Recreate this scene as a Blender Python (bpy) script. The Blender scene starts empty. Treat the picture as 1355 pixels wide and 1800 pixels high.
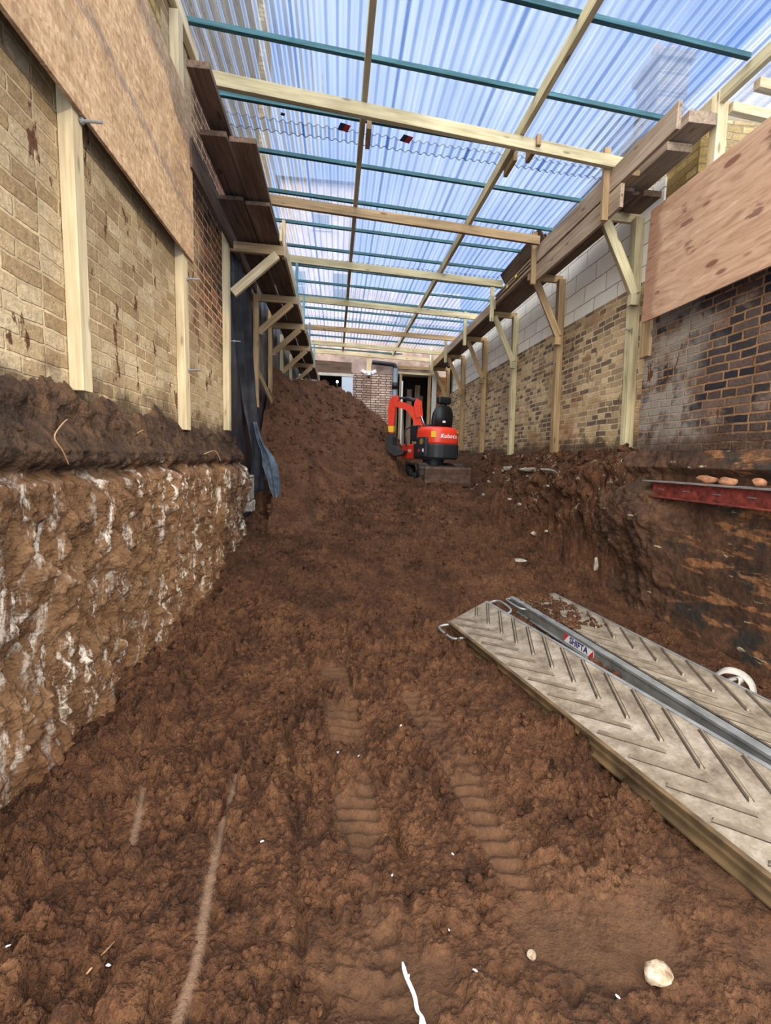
import bpy, bmesh, math, random
import numpy as np
from mathutils import Vector, Matrix, Euler

scene = bpy.context.scene
COL = scene.collection
random.seed(7)
RNG = np.random.default_rng(11)

# ------------------------------------------------------------------ camera
cam_d = bpy.data.cameras.new('camera')
cam_d.sensor_fit = 'AUTO'
cam_d.sensor_width = 36.0
cam_d.lens = 16.4
cam_d.clip_start = 0.02
cam_d.clip_end = 400
cam = bpy.data.objects.new('camera', cam_d)
COL.objects.link(cam)
right = Vector((0.99463913, -0.09944587, 0.02834633))
up = Vector((-0.01685829, 0.11451343, 0.99327865))
back = Vector((-0.1020235, -0.98843168, 0.11222305))
cam.matrix_world = Matrix(((right.x, up.x, back.x, 0.0), (right.y, up.y, back.y, 0.0),
                           (right.z, up.z, back.z, 1.5), (0, 0, 0, 1)))
scene.camera = cam

# ------------------------------------------------------------------ view, sky, sun
scene.view_settings.view_transform = 'Standard'
scene.view_settings.look = 'None'
scene.view_settings.gamma = 1.0
scene.view_settings.exposure = 0.0
scene.view_settings.use_curve_mapping = False
SKY_VIEW = 1.25       # brightness of the sky ahead
SKY_GLOW = 6.0       # added bright lobe of sky behind the camera, to fill the dig
GLOW_DIR = (-0.26, -0.68, 0.68)


def new_nodes(tree):
    for n in list(tree.nodes):
        tree.nodes.remove(n)
    return tree.nodes, tree.links


world = bpy.data.worlds.new('sky')
scene.world = world
world.use_nodes = True
wn, wl = new_nodes(world.node_tree)
w_out = wn.new('ShaderNodeOutputWorld')
w_bg = wn.new('ShaderNodeBackground')
w_tc = wn.new('ShaderNodeTexCoord')
w_map = wn.new('ShaderNodeMapping')
w_map.inputs['Scale'].default_value = (2.0, 2.0, 2.6)
w_noise = wn.new('ShaderNodeTexNoise')
w_noise.inputs['Scale'].default_value = 1.5
w_noise.inputs['Detail'].default_value = 6
w_noise.inputs['Roughness'].default_value = 0.52
w_ramp = wn.new('ShaderNodeValToRGB')
w_ramp.color_ramp.elements[0].position = 0.36
w_ramp.color_ramp.elements[0].color = (0.20, 0.37, 0.78, 1)
w_ramp.color_ramp.elements[1].position = 0.64
w_ramp.color_ramp.elements[1].color = (0.72, 0.82, 0.96, 1)
wl.new(w_tc.outputs['Generated'], w_map.inputs['Vector'])
wl.new(w_map.outputs['Vector'], w_noise.inputs['Vector'])
wl.new(w_noise.outputs['Fac'], w_ramp.inputs['Fac'])
w_dot = wn.new('ShaderNodeVectorMath')
w_dot.operation = 'DOT_PRODUCT'
gd = Vector(GLOW_DIR).normalized()
w_dot.inputs[1].default_value = gd
wl.new(w_tc.outputs['Generated'], w_dot.inputs[0])
w_mr = wn.new('ShaderNodeMapRange')
w_mr.interpolation_type = 'SMOOTHSTEP'
w_mr.inputs['From Min'].default_value = 0.12
w_mr.inputs['From Max'].default_value = 1.0
w_mr.inputs['To Min'].default_value = 0.0
w_mr.inputs['To Max'].default_value = 1.0
wl.new(w_dot.outputs['Value'], w_mr.inputs['Value'])
w_mix = wn.new('ShaderNodeMix')
w_mix.data_type = 'RGBA'
w_mix.inputs['B'].default_value = (1.0, 0.965, 0.90, 1)
wl.new(w_mr.outputs['Result'], w_mix.inputs['Factor'])
wl.new(w_ramp.outputs['Color'], w_mix.inputs['A'])
w_str = wn.new('ShaderNodeMath')
w_str.operation = 'MULTIPLY_ADD'
w_str.inputs[1].default_value = SKY_GLOW
w_str.inputs[2].default_value = SKY_VIEW
wl.new(w_mr.outputs['Result'], w_str.inputs[0])
wl.new(w_mix.outputs['Result'], w_bg.inputs['Color'])
wl.new(w_str.outputs['Value'], w_bg.inputs['Strength'])
wl.new(w_bg.outputs['Background'], w_out.inputs['Surface'])

# low winter sun: catches the wall tops and the neighbouring buildings
sun_d = bpy.data.lights.new('sun', 'SUN')
sun_d.energy = 2.2
sun_d.color = (1.0, 0.86, 0.62)
sun_d.angle = math.radians(2.0)
sun = bpy.data.objects.new('sun', sun_d)
COL.objects.link(sun)
SUN_TO = Vector((-0.72, 0.62, -0.36))     # direction the light travels
sun.rotation_euler = SUN_TO.to_track_quat('-Z', 'Y').to_euler()


# ------------------------------------------------------------------ material helpers
def srgb(r, g, b):
    def f(c):
        c /= 255.0
        return c / 12.92 if c <= 0.04045 else ((c + 0.055) / 1.055) ** 2.4
    return (f(r), f(g), f(b), 1.0)


class MatBuilder:
    def __init__(self, name, rough=0.8, spec=0.3, metallic=0.0):
        self.m = bpy.data.materials.new(name)
        self.m.use_nodes = True
        self.n, self.l = new_nodes(self.m.node_tree)
        self.out = self.n.new('ShaderNodeOutputMaterial')
        self.b = self.n.new('ShaderNodeBsdfPrincipled')
        self.b.inputs['Roughness'].default_value = rough
        self.b.inputs['Specular IOR Level'].default_value = spec
        self.b.inputs['Metallic'].default_value = metallic
        self.l.new(self.b.outputs[0], self.out.inputs[0])
        self.tc = None

    def coord(self, kind='Object'):
        if self.tc is None:
            self.tc = self.n.new('ShaderNodeTexCoord')
        return self.tc.outputs[kind]

    def mapping(self, vec, scale=(1, 1, 1), loc=(0, 0, 0), rot=(0, 0, 0)):
        k = self.n.new('ShaderNodeMapping')
        k.inputs['Scale'].default_value = scale
        k.inputs['Location'].default_value = loc
        k.inputs['Rotation'].default_value = rot
        self.l.new(vec, k.inputs['Vector'])
        return k.outputs[0]

    def noise(self, vec, scale=5, detail=4, rough=0.55, dist=0.0):
        k = self.n.new('ShaderNodeTexNoise')
        k.inputs['Scale'].default_value = scale
        k.inputs['Detail'].default_value = detail
        k.inputs['Roughness'].default_value = rough
        k.inputs['Distortion'].default_value = dist
        self.l.new(vec, k.inputs['Vector'])
        return k.outputs['Fac']

    def voronoi(self, vec, scale=5, out='Distance', feature='F1', rand=1.0):
        k = self.n.new('ShaderNodeTexVoronoi')
        k.feature = feature
        k.inputs['Scale'].default_value = scale
        k.inputs['Randomness'].default_value = rand
        self.l.new(vec, k.inputs['Vector'])
        return k.outputs[out]

    def ramp(self, fac, stops):
        k = self.n.new('ShaderNodeValToRGB')
        e = k.color_ramp.elements
        while len(e) < len(stops):
            e.new(0.5)
        for i, (p, c) in enumerate(stops):
            e[i].position = p
            e[i].color = c if len(c) == 4 else (*c, 1)
        self.l.new(fac, k.inputs['Fac'])
        return k.outputs['Color']

    def step(self, fac, a, b):
        k = self.n.new('ShaderNodeMapRange')
        k.interpolation_type = 'SMOOTHSTEP'
        k.inputs['From Min'].default_value = a
        k.inputs['From Max'].default_value = b
        self.l.new(fac, k.inputs['Value'])
        return k.outputs['Result']

    def math(self, op, a, b=None):
        k = self.n.new('ShaderNodeMath')
        k.operation = op
        for i, v in enumerate((a, b)):
            if v is None:
                continue
            if isinstance(v, (int, float)):
                k.inputs[i].default_value = v
            else:
                self.l.new(v, k.inputs[i])
        return k.outputs[0]

    def mix(self, fac, a, b, mode='MIX'):
        k = self.n.new('ShaderNodeMix')
        k.data_type = 'RGBA'
        k.blend_type = mode
        for key, v in (('Factor', fac), ('A', a), ('B', b)):
            if isinstance(v, (int, float)):
                k.inputs[key].default_value = v
            elif isinstance(v, tuple):
                k.inputs[key].default_value = v
            else:
                self.l.new(v, k.inputs[key])
        return k.outputs['Result']

    def sep(self, vec):
        k = self.n.new('ShaderNodeSeparateXYZ')
        self.l.new(vec, k.inputs[0])
        return k.outputs

    def comb(self, x=0.0, y=0.0, z=0.0):
        k = self.n.new('ShaderNodeCombineXYZ')
        for i, v in enumerate((x, y, z)):
            if isinstance(v, (int, float)):
                k.inputs[i].default_value = v
            else:
                self.l.new(v, k.inputs[i])
        return k.outputs[0]

    def attr(self, name):
        k = self.n.new('ShaderNodeAttribute')
        k.attribute_name = name
        return k.outputs['Fac']

    def rnd(self):
        k = self.n.new('ShaderNodeObjectInfo')
        return k.outputs['Random']

    def bump(self, h, strength=0.5, dist=0.01):
        k = self.n.new('ShaderNodeBump')
        k.inputs['Strength'].default_value = strength
        k.inputs['Distance'].default_value = dist
        self.l.new(h, k.inputs['Height'])
        self.l.new(k.outputs[0], self.b.inputs['Normal'])

    def color(self, c):
        if isinstance(c, tuple):
            self.b.inputs['Base Color'].default_value = c
        else:
            self.l.new(c, self.b.inputs['Base Color'])
        return self.m

    def rough(self, r):
        self.l.new(r, self.b.inputs['Roughness'])


def flat_mat(name, col, rough=0.6, metallic=0.0, spec=0.4, wear=0.12, scale=30):
    mb = MatBuilder(name, rough, spec, metallic)
    n = mb.noise(mb.coord(), scale, 4)
    dark = tuple(c * (1 - wear * 2) for c in col[:3]) + (1,)
    lite = tuple(min(1, c * (1 + wear)) for c in col[:3]) + (1,)
    mb.bump(n, 0.08, 0.004)
    return mb.color(mb.ramp(n, [(0.3, dark), (0.7, lite)]))


def wood_mat(name, c_dark, c_mid, c_light, knots=True, rough=0.75):
    """sawn timber, grain along the object's own X"""
    mb = MatBuilder(name, rough, 0.25)
    r = mb.rnd()
    off = mb.comb(mb.math('MULTIPLY', r, 17.0), mb.math('MULTIPLY', r, 9.0), mb.math('MULTIPLY', r, 23.0))
    va = mb.n.new('ShaderNodeVectorMath')
    va.operation = 'ADD'
    mb.l.new(mb.coord(), va.inputs[0])
    mb.l.new(off, va.inputs[1])
    g = mb.noise(mb.mapping(va.outputs[0], (1.6, 38, 38)), 1.0, 5, 0.6, 0.6)
    big = mb.noise(mb.mapping(va.outputs[0], (1.1, 5, 5)), 1.3, 3)
    col = mb.ramp(g, [(0.28, c_dark), (0.5, c_mid), (0.74, c_light)])
    tint = mb.ramp(big, [(0.3, (0.62, 0.60, 0.58)), (0.65, (1.0, 1.0, 1.0))])
    col = mb.mix(1.0, col, tint, 'MULTIPLY')
    if knots:
        v = mb.voronoi(mb.mapping(va.outputs[0], (2.6, 9, 9)), 1.0)
        k = mb.step(v, 0.17, 0.07)
        col = mb.mix(mb.math('MULTIPLY', k, 0.75), col, tuple(c * 0.28 for c in c_dark[:3]) + (1,))
    vr = mb.ramp(r, [(0.0, (0.80, 0.80, 0.80)), (1.0, (1.1, 1.08, 1.04))])
    col = mb.mix(1.0, col, vr, 'MULTIPLY')
    mb.bump(g, 0.18, 0.003)
    return mb.color(col)


def brick_mat(name, c1, c2, c3, mortar, axis='X', bw=0.25, bh=0.075, mw=0.010, mud=0.25, loc=(0, 0, 0),
              red=None, bump=0.9, blotch=None, squash=0.62, pale=None, clean=False):
    mb = MatBuilder(name, 0.9, 0.15)
    s = mb.sep(mb.coord())
    u = s[1] if axis == 'X' else s[0]
    wob = mb.noise(mb.coord(), 3.0, 2)
    wob2 = mb.noise(mb.coord(), 14.0, 2)
    v = mb.math('ADD', s[2], mb.math('ADD', mb.math('MULTIPLY', mb.math('SUBTRACT', wob, 0.5), 0.03),
                                     mb.math('MULTIPLY', mb.math('SUBTRACT', wob2, 0.5), 0.012)))
    vec = mb.comb(mb.math('ADD', mb.math('ADD', u, loc[0]), mb.math('MULTIPLY', wob2, 0.02)), mb.math('ADD', v, loc[1]), 0.0)
    k = mb.n.new('ShaderNodeTexBrick')
    k.offset = 0.5
    k.squash = squash
    k.squash_frequency = 2
    k.inputs['Scale'].default_value = 1.0
    k.inputs['Mortar Size'].default_value = mw
    k.inputs['Mortar Smooth'].default_value = 0.35
    k.inputs['Bias'].default_value = -0.1
    k.inputs['Brick Width'].default_value = bw
    k.inputs['Row Height'].default_value = bh
    k.inputs['Color1'].default_value = (0, 0, 0, 1)
    k.inputs['Color2'].default_value = (1, 1, 1, 1)
    k.inputs['Mortar'].default_value = (0.5, 0.5, 0.5, 1)
    mb.l.new(vec, k.inputs['Vector'])
    per = mb.n.new('ShaderNodeRGBToBW')
    mb.l.new(k.outputs['Color'], per.inputs[0])
    col = mb.ramp(per.outputs[0], [(0.05, c1), (0.5, c2), (0.95, c3)])
    fine = mb.noise(mb.coord(), 45, 5, 0.6)
    col = mb.mix(0.25 if clean else 1.0, col, mb.ramp(fine, [(0.25, (0.62, 0.60, 0.58)), (0.7, (1.12, 1.1, 1.08))]), 'MULTIPLY')
    if red is not None:
        rc, ylo, yhi, zlo, zhi = red
        f = mb.math('MULTIPLY', mb.step(mb.math('ADD', s[1], mb.math('MULTIPLY', wob, 0.9)), ylo, yhi),
                    mb.step(mb.math('ADD', s[2], wob), zlo, zhi))
        rcol = mb.ramp(per.outputs[0], [(0.1, tuple(c * 0.35 for c in rc[:3]) + (1,)), (0.5, rc), (0.9, tuple(c * 1.5 for c in rc[:3]) + (1,))])
        rcol = mb.mix(1.0, rcol, mb.ramp(fine, [(0.3, (0.4, 0.4, 0.4)), (0.7, (1.25, 1.2, 1.15))]), 'MULTIPLY')
        col = mb.mix(mb.math('MULTIPLY', f, 0.9), col, rcol)
    mcol = mb.mix(1.0, mortar, mb.ramp(mb.noise(mb.coord(), 9, 4), [(0.3, (0.6, 0.58, 0.55)), (0.7, (1.1, 1.08, 1.05))]), 'MULTIPLY')
    col = mb.mix(k.outputs['Fac'], col, mcol)
    big = mb.noise(mb.coord(), 1.1, 5, 0.6)
    col = mb.mix(0.3 if clean else 1.0, col, mb.ramp(big, [(0.3, (0.66, 0.63, 0.60)), (0.62, (1.08, 1.06, 1.03))]), 'MULTIPLY')
    if blotch is not None:
        bl = mb.noise(mb.mapping(mb.coord(), (1, 1, 1.6), (3, 1, 7)), 1.5, 5, 0.62)
        col = mb.mix(mb.math('MULTIPLY', mb.step(bl, 0.52, 0.66), 0.7), col, blotch)
    if pale is not None:
        pf = mb.math('MULTIPLY', mb.step(mb.math('ADD', s[1], wob), pale[1], pale[2]), mb.step(mb.noise(mb.coord(), 5, 5, 0.6), 0.36, 0.58))
        col = mb.mix(mb.math('MULTIPLY', pf, 0.7), col, pale[0])
    if mud:
        dk = mb.noise(mb.mapping(mb.coord(), (1, 1, 1), (5, 5, 5)), 60, 3, 0.6)
        col = mb.mix(mb.math('MULTIPLY', mb.step(dk, 0.60, 0.70), 0.45), col, srgb(70, 54, 42))
        sp = mb.noise(mb.mapping(mb.coord(), (1, 1, 0.55)), 7.0, 5, 0.65)
        m1 = mb.step(sp, 0.605, 0.645)
        col = mb.mix(mb.math('MULTIPLY', m1, min(1, mud * 3)), col, srgb(88, 56, 36))
        low = mb.step(mb.math('ADD', s[2], mb.math('MULTIPLY', mb.noise(mb.coord(), 4.5, 6, 0.65), 0.6)), 2.24, 2.02)
        col = mb.mix(mb.math('MULTIPLY', low, 0.82), col, mb.ramp(fine, [(0.3, srgb(40, 31, 25)), (0.7, srgb(92, 70, 54))]))
    h = mb.math('ADD', mb.math('MULTIPLY', mb.math('SUBTRACT', 1.0, k.outputs['Fac']), 1.0),
                mb.math('MULTIPLY', fine, 0.5))
    mb.bump(h, bump, 0.012)
    return mb.color(col)


# ------------------------------------------------------------------ mesh helpers
def put(o, parent=None):
    COL.objects.link(o)
    if parent is not None:
        o.parent = parent
    return o


def tag(o, label=None, cat=None, group=None, kind=None):
    if label:
        o['label'] = label
    if cat:
        o['category'] = cat
    if group:
        o['group'] = group
    if kind:
        o['kind'] = kind
    return o


def thing(name, label, cat, loc=(0, 0, 0), rotz=0.0, group=None):
    o = bpy.data.objects.new(name, None)
    o.empty_display_size = 0.1
    o.location = loc
    o.rotation_euler = (0, 0, rotz)
    put(o)
    return tag(o, label, cat, group)


def grid_mesh(name, X, Y, Z, mat, parent=None, attrs=None, smooth=True, flip=False):
    n, m = X.shape
    me = bpy.data.meshes.new(name)
    co = np.stack([X, Y, Z], -1).astype(np.float32).reshape(-1)
    idx = np.arange(n * m, dtype=np.int32).reshape(n, m)
    q = np.stack([idx[:-1, :-1], idx[:-1, 1:], idx[1:, 1:], idx[1:, :-1]], -1)
    if flip:
        q = q[..., ::-1]
    q = np.ascontiguousarray(q).reshape(-1)
    nf = q.size // 4
    me.vertices.add(n * m)
    me.vertices.foreach_set('co', co)
    me.loops.add(q.size)
    me.loops.foreach_set('vertex_index', q)
    me.polygons.add(nf)
    me.polygons.foreach_set('loop_start', np.arange(0, q.size, 4, dtype=np.int32))
    me.polygons.foreach_set('loop_total', np.full(nf, 4, dtype=np.int32))
    me.polygons.foreach_set('use_smooth', np.full(nf, smooth, dtype=bool))
    me.update(calc_edges=True)
    if attrs:
        for k, v in attrs.items():
            a = me.attributes.new(k, 'FLOAT', 'POINT')
            a.data.foreach_set('value', np.ascontiguousarray(v, dtype=np.float32).reshape(-1))
    me.materials.append(mat)
    return put(bpy.data.objects.new(name, me), parent)


def bm_obj(name, bm, mat, parent=None, smooth=False):
    me = bpy.data.meshes.new(name)
    bmesh.ops.recalc_face_normals(bm, faces=bm.faces)
    for f in bm.faces:
        f.smooth = smooth
    bm.to_mesh(me)
    bm.free()
    for mm in (mat if isinstance(mat, (list, tuple)) else [mat]):
        me.materials.append(mm)
    return put(bpy.data.objects.new(name, me), parent)


def bx(bm, lo, hi, M=None, bevel=0.0, mi=0):
    c = [(x, y, z) for z in (lo[2], hi[2]) for y in (lo[1], hi[1]) for x in (lo[0], hi[0])]
    vs = [bm.verts.new((M @ Vector(p)) if M is not None else p) for p in c]
    fs = []
    for q in ((0, 1, 3, 2), (4, 6, 7, 5), (0, 4, 5, 1), (2, 3, 7, 6), (0, 2, 6, 4), (1, 5, 7, 3)):
        f = bm.faces.new([vs[i] for i in q])
        f.material_index = mi
        fs.append(f)
    if bevel > 0:
        es = list({e for f in fs for e in f.edges})
        bmesh.ops.bevel(bm, geom=es, offset=bevel, segments=2, affect='EDGES', profile=0.6)
    return vs


def box(name, lo, hi, mat, parent=None, bevel=0.0, centred=True):
    c = [(a + b) / 2 for a, b in zip(lo, hi)] if centred else [0, 0, 0]
    bm = bmesh.new()
    bx(bm, [a - k for a, k in zip(lo, c)], [b - k for b, k in zip(hi, c)], None, bevel)
    o = bm_obj(name, bm, mat, parent)
    o.location = c
    return o


def timber(name, p0, p1, w, h, mat, parent=None, bevel=0.003, roll=0.0, warp=0.0, segs=1):
    """squared timber from p0 to p1 (centre line); local X is along the grain; w sideways, h in depth"""
    p0, p1 = Vector(p0), Vector(p1)
    d = (p1 - p0)
    L = d.length
    x = d.normalized()
    ref = Vector((0, 0, 1)) if abs(x.z) < 0.92 else Vector((0, 1, 0))
    y = ref.cross(x).normalized()
    z = x.cross(y).normalized()
    R = Matrix((x, y, z)).transposed().to_4x4()
    if roll:
        R = R @ Matrix.Rotation(roll, 4, 'X')
    bm = bmesh.new()
    bx(bm, (-L / 2, -w / 2, -h / 2), (L / 2, w / 2, h / 2), None, bevel)
    if segs > 1 and warp:
        es = [e for e in bm.edges if abs((e.verts[0].co - e.verts[1].co).x) > L * 0.8]
        bmesh.ops.subdivide_edges(bm, edges=es, cuts=segs, use_grid_fill=True)
        ph = random.uniform(0, 6)
        for v in bm.verts:
            t = v.co.x / L
            v.co.z += warp * math.sin(t * 3.1 + ph)
            v.co.y += warp * 0.6 * math.sin(t * 4.3 + ph * 2)
    o = bm_obj(name, bm, mat, None)
    M = Matrix.Translation((p0 + p1) / 2) @ R
    if parent is not None:
        o.parent = parent
        o.matrix_parent_inverse = Matrix.Identity(4)
        pm = Matrix.LocRotScale(parent.location, parent.rotation_euler, None) if parent.parent is None else Matrix.Identity(4)
        o.matrix_local = pm.inverted() @ M
    else:
        o.matrix_world = M
    return o


def tube_bm(bm, pts, r, n=10, cap=True, mi=0):
    pts = [Vector(p) for p in pts]
    rings = []
    prev = None
    for i, p in enumerate(pts):
        a = pts[max(0, i - 1)]
        b = pts[min(len(pts) - 1, i + 1)]
        t = (b - a).normalized()
        if prev is None:
            ref = Vector((0, 0, 1)) if abs(t.z) < 0.9 else Vector((1, 0, 0))
            u = ref.cross(t).normalized()
        else:
            u = (prev - t * prev.dot(t)).normalized()
        prev = u
        v = t.cross(u)
        rr = r[i] if isinstance(r, (list, tuple)) else r
        rings.append([bm.verts.new(p + (u * math.cos(k * 2 * math.pi / n) + v * math.sin(k * 2 * math.pi / n)) * rr) for k in range(n)])
    for A, B in zip(rings, rings[1:]):
        for k in range(n):
            f = bm.faces.new((A[k], A[(k + 1) % n], B[(k + 1) % n], B[k]))
            f.material_index = mi
    if cap:
        bm.faces.new(rings[0][::-1]).material_index = mi
        bm.faces.new(rings[-1]).material_index = mi


def tube(name, pts, r, mat, parent=None, n=10):
    bm = bmesh.new()
    tube_bm(bm, pts, r, n)
    return bm_obj(name, bm, mat, parent, smooth=True)


def smooth_path(pts, k=6):
    """Catmull-Rom through pts"""
    P = [Vector(p) for p in pts]
    out = []
    for i in range(len(P) - 1):
        a, b, c, d = P[max(0, i - 1)], P[i], P[i + 1], P[min(len(P) - 1, i + 2)]
        for j in range(k):
            t = j / k
            out.append(0.5 * ((2 * b) + (c - a) * t + (2 * a - 5 * b + 4 * c - d) * t * t + (3 * b - a - 3 * c + d) * t ** 3))
    out.append(P[-1])
    return out


def extrude_outline(bm, outline, d0, d1, axis='Y', M=None, mi=0):
    """closed 2-D outline pushed from d0 to d1 along an axis"""
    def P(a, b, d):
        p = {'X': (d, a, b), 'Y': (a, d, b), 'Z': (a, b, d)}[axis]
        return M @ Vector(p) if M is not None else Vector(p)
    A = [bm.verts.new(P(a, b, d0)) for a, b in outline]
    B = [bm.verts.new(P(a, b, d1)) for a, b in outline]
    n = len(outline)
    fs = [bm.faces.new(A[::-1]), bm.faces.new(B)]
    for i in range(n):
        fs.append(bm.faces.new((A[i], A[(i + 1) % n], B[(i + 1) % n], B[i])))
    for f in fs:
        f.material_index = mi
    return fs


def text_obj(name, body, size, mat, parent, M, depth=0.0008, shear=0.0, bold=0.0, align='CENTER'):
    cu = bpy.data.curves.new(name, 'FONT')
    cu.body = body
    cu.size = size
    cu.extrude = depth
    cu.offset = bold
    cu.shear = shear
    cu.align_x = align
    cu.align_y = 'CENTER'
    tmp = bpy.data.objects.new(name + '_curve', cu)
    COL.objects.link(tmp)
    dg = bpy.context.evaluated_depsgraph_get()
    me = bpy.data.meshes.new_from_object(tmp.evaluated_get(dg))
    COL.objects.unlink(tmp)
    bpy.data.objects.remove(tmp)
    bpy.data.curves.remove(cu)
    me.materials.clear()
    me.materials.append(mat)
    o = bpy.data.objects.new(name, me)
    put(o, parent)
    o.matrix_local = M
    return o


def copy_tree(o, parent=None):
    c = o.copy()
    COL.objects.link(c)
    if parent is not None:
        c.parent = parent
    for ch in list(o.children):
        copy_tree(ch, c)
    return c


# ------------------------------------------------------------------ noise in numpy
def _hash(ix, iy, seed):
    h = (ix.astype(np.int64) * 374761393 + iy.astype(np.int64) * 668265263 + seed * 1274126177) & 0xFFFFFFFF
    h = ((h ^ (h >> 13)) * 1274126177) & 0xFFFFFFFF
    h = ((h ^ (h >> 15)) * 2246822519) & 0xFFFFFFFF
    h = h ^ (h >> 16)
    return (h & 0xFFFFFF).astype(np.float64) / 0xFFFFFF


def vnoise(x, y, seed=0):
    ix, iy = np.floor(x), np.floor(y)
    fx, fy = x - ix, y - iy
    ix, iy = ix.astype(np.int64), iy.astype(np.int64)
    sx, sy = fx * fx * (3 - 2 * fx), fy * fy * (3 - 2 * fy)
    a, b = _hash(ix, iy, seed), _hash(ix + 1, iy, seed)
    c, d = _hash(ix, iy + 1, seed), _hash(ix + 1, iy + 1, seed)
    return (a + (b - a) * sx) * (1 - sy) + (c + (d - c) * sx) * sy


def fbm(x, y, seed=0, octv=5, gain=0.5, lac=2.03):
    s = np.zeros_like(x)
    a, t = 1.0, 0.0
    for i in range(octv):
        s += a * (vnoise(x, y, seed + i * 31) - 0.5)
        t += a
        a *= gain
        x, y = x * lac + 3.7, y * lac - 1.3
    return s / t * 2.0


def worley(x, y, seed=0):
    """distance to the nearest point, the second distance, and a random number of the cell"""
    ix, iy = np.floor(x).astype(np.int64), np.floor(y).astype(np.int64)
    f1 = np.full(x.shape, 9.0)
    f2 = np.full(x.shape, 9.0)
    cid = np.zeros(x.shape)
    for dx in (-1, 0, 1):
        for dy in (-1, 0, 1):
            jx, jy = ix + dx, iy + dy
            px = jx + _hash(jx, jy, seed + 1)
            py = jy + _hash(jx, jy, seed + 2)
            d = np.hypot(px - x, py - y)
            near = d < f1
            f2 = np.where(near, f1, np.minimum(f2, d))
            cid = np.where(near, _hash(jx, jy, seed + 3), cid)
            f1 = np.where(near, d, f1)
    return f1, f2, cid


def sst(a, b, x):
    t = np.clip((x - a) / (b - a), 0, 1)
    return t * t * (3 - 2 * t)


def clods(x, y, size, seed, thr=0.35):
    """crumbs of soil about `size` across: rounded lumps standing out of the surface"""
    wx = x + 0.35 * size * fbm(x / size * 0.9, y / size * 0.9, seed + 50, 2)
    wy = y + 0.35 * size * fbm(x / size * 0.9 + 9, y / size * 0.9, seed + 60, 2)
    f1, f2, cid = worley(wx / size, wy / size, seed)
    edge = np.clip((f2 - f1) / 0.42, 0, 1) ** 0.62
    k = np.clip((cid - thr) / (1 - thr), 0, 1) ** 0.8
    tilt = ((cid * 37.0) % 1.0 - 0.5) * 0.9
    slope = 1 - 0.5 * f1 + tilt * np.sin(wx / size * 2.1 + cid * 40) * 0.5
    return edge * slope * k * size


# ------------------------------------------------------------------ the dug ground: profile
def soft_line(x, y, pts, width, power=2):
    """closeness (0..1) to a poly-line on the ground"""
    best = np.full(x.shape, 1e9)
    for (ax, ay), (bx_, by_) in zip(pts, pts[1:]):
        dx, dy = bx_ - ax, by_ - ay
        t = np.clip(((x - ax) * dx + (y - ay) * dy) / (dx * dx + dy * dy), 0, 1)
        best = np.minimum(best, np.hypot(x - ax - t * dx, y - ay - t * dy))
    return np.exp(-(best / width) ** power)


def base_h(x, y):
    h = np.interp(y, [0, 3.6, 4.6, 5.6, 7.0, 8.2, 9.0, 11, 15.5], [0, 0.0, 0.10, 0.33, 0.66, 0.93, 1.02, 1.06, 1.6])
    # bank on the right hand side, beyond the deep pit
    wob = 0.16 * fbm(x * 1.3, y * 1.3, 5, 4) + 0.11 * fbm(x * 4.5, y * 3.5, 6, 5, 0.6)
    toe = np.interp(y, [4.4, 4.9, 5.6, 6.6, 8.0, 9.5, 15], [3.25, 2.98, 2.78, 2.30, 2.35, 2.65, 2.75]) + wob
    crest = np.interp(y, [4.4, 4.9, 5.6, 6.6, 8.0, 9.5, 15], [3.30, 3.08, 2.98, 2.92, 2.92, 2.95, 3.0]) + wob * 0.5
    top = 1.40 + 0.24 * sst(2.9, 3.4, x) + 0.05 * fbm(x * 3, y * 3, 8, 3)
    t = np.clip((x - toe) / np.maximum(crest - toe, 0.05), 0, 1)
    f = t ** 1.25
    f = f * sst(4.35, 4.75, y)
    h = h + (np.maximum(top, h) - h) * f
    # talus heaped against the left bank
    h += 0.20 * np.exp(-np.clip(x + 1.06, 0, 9) / 0.17) * (0.6 + 0.6 * fbm(y * 0.9, y * 0.2, 12, 3)) * sst(6.1, 5.4, y)
    # humps
    h += 0.05 * fbm(x * 0.9, y * 0.9, 3, 4) * sst(0.8, 2.0, y)
    h += 0.13 * fbm(x * 1.1, y * 0.8, 41, 4) * sst(3.4, 5.2, y)
    # soil the ramps rest on
    h += 0.05 * np.exp(-(((x - 1.75) / 0.45) ** 2 + ((y - 3.1) / 1.2) ** 2))
    return h


TRACK_A = [(-0.02, 3.3), (0.042, 2.64), (0.075, 2.2), (0.11, 1.76), (0.125, 1.35), (0.13, 0.9)]
TRACK_B = [(0.50, 2.75), (0.60, 2.23), (0.655, 1.85), (0.693, 1.55), (0.72, 1.3)]
RUTS = [([(-0.10, 1.10), (-0.085, 1.35), (-0.15, 1.75), (-0.20, 2.1), (-0.30, 2.7)], 0.020, 0.045),
        ([(0.0, 0.95), (0.02, 1.5), (-0.02, 2.0), (-0.08, 2.6)], 0.016, 0.018),
        ([(0.26, 1.10), (0.27, 1.5), (0.24, 2.0), (0.2, 2.5)], 0.022, 0.028),
        ([(0.52, 1.15), (0.50, 1.5), (0.45, 2.0), (0.38, 2.6)], 0.03, 0.032),
        ([(0.86, 1.25), (0.83, 1.7), (0.74, 2.3), (0.62, 2.9)], 0.03, 0.03),
        ([(-0.62, 1.0), (-0.64, 1.3), (-0.60, 1.8), (-0.66, 2.3)], 0.025, 0.016),
        ([(-0.80, 1.5), (-0.86, 2.0), (-0.95, 2.6)], 0.03, 0.02),
        ([(0.60, 0.75), (0.50, 1.05)], 0.06, 0.05)]
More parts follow.
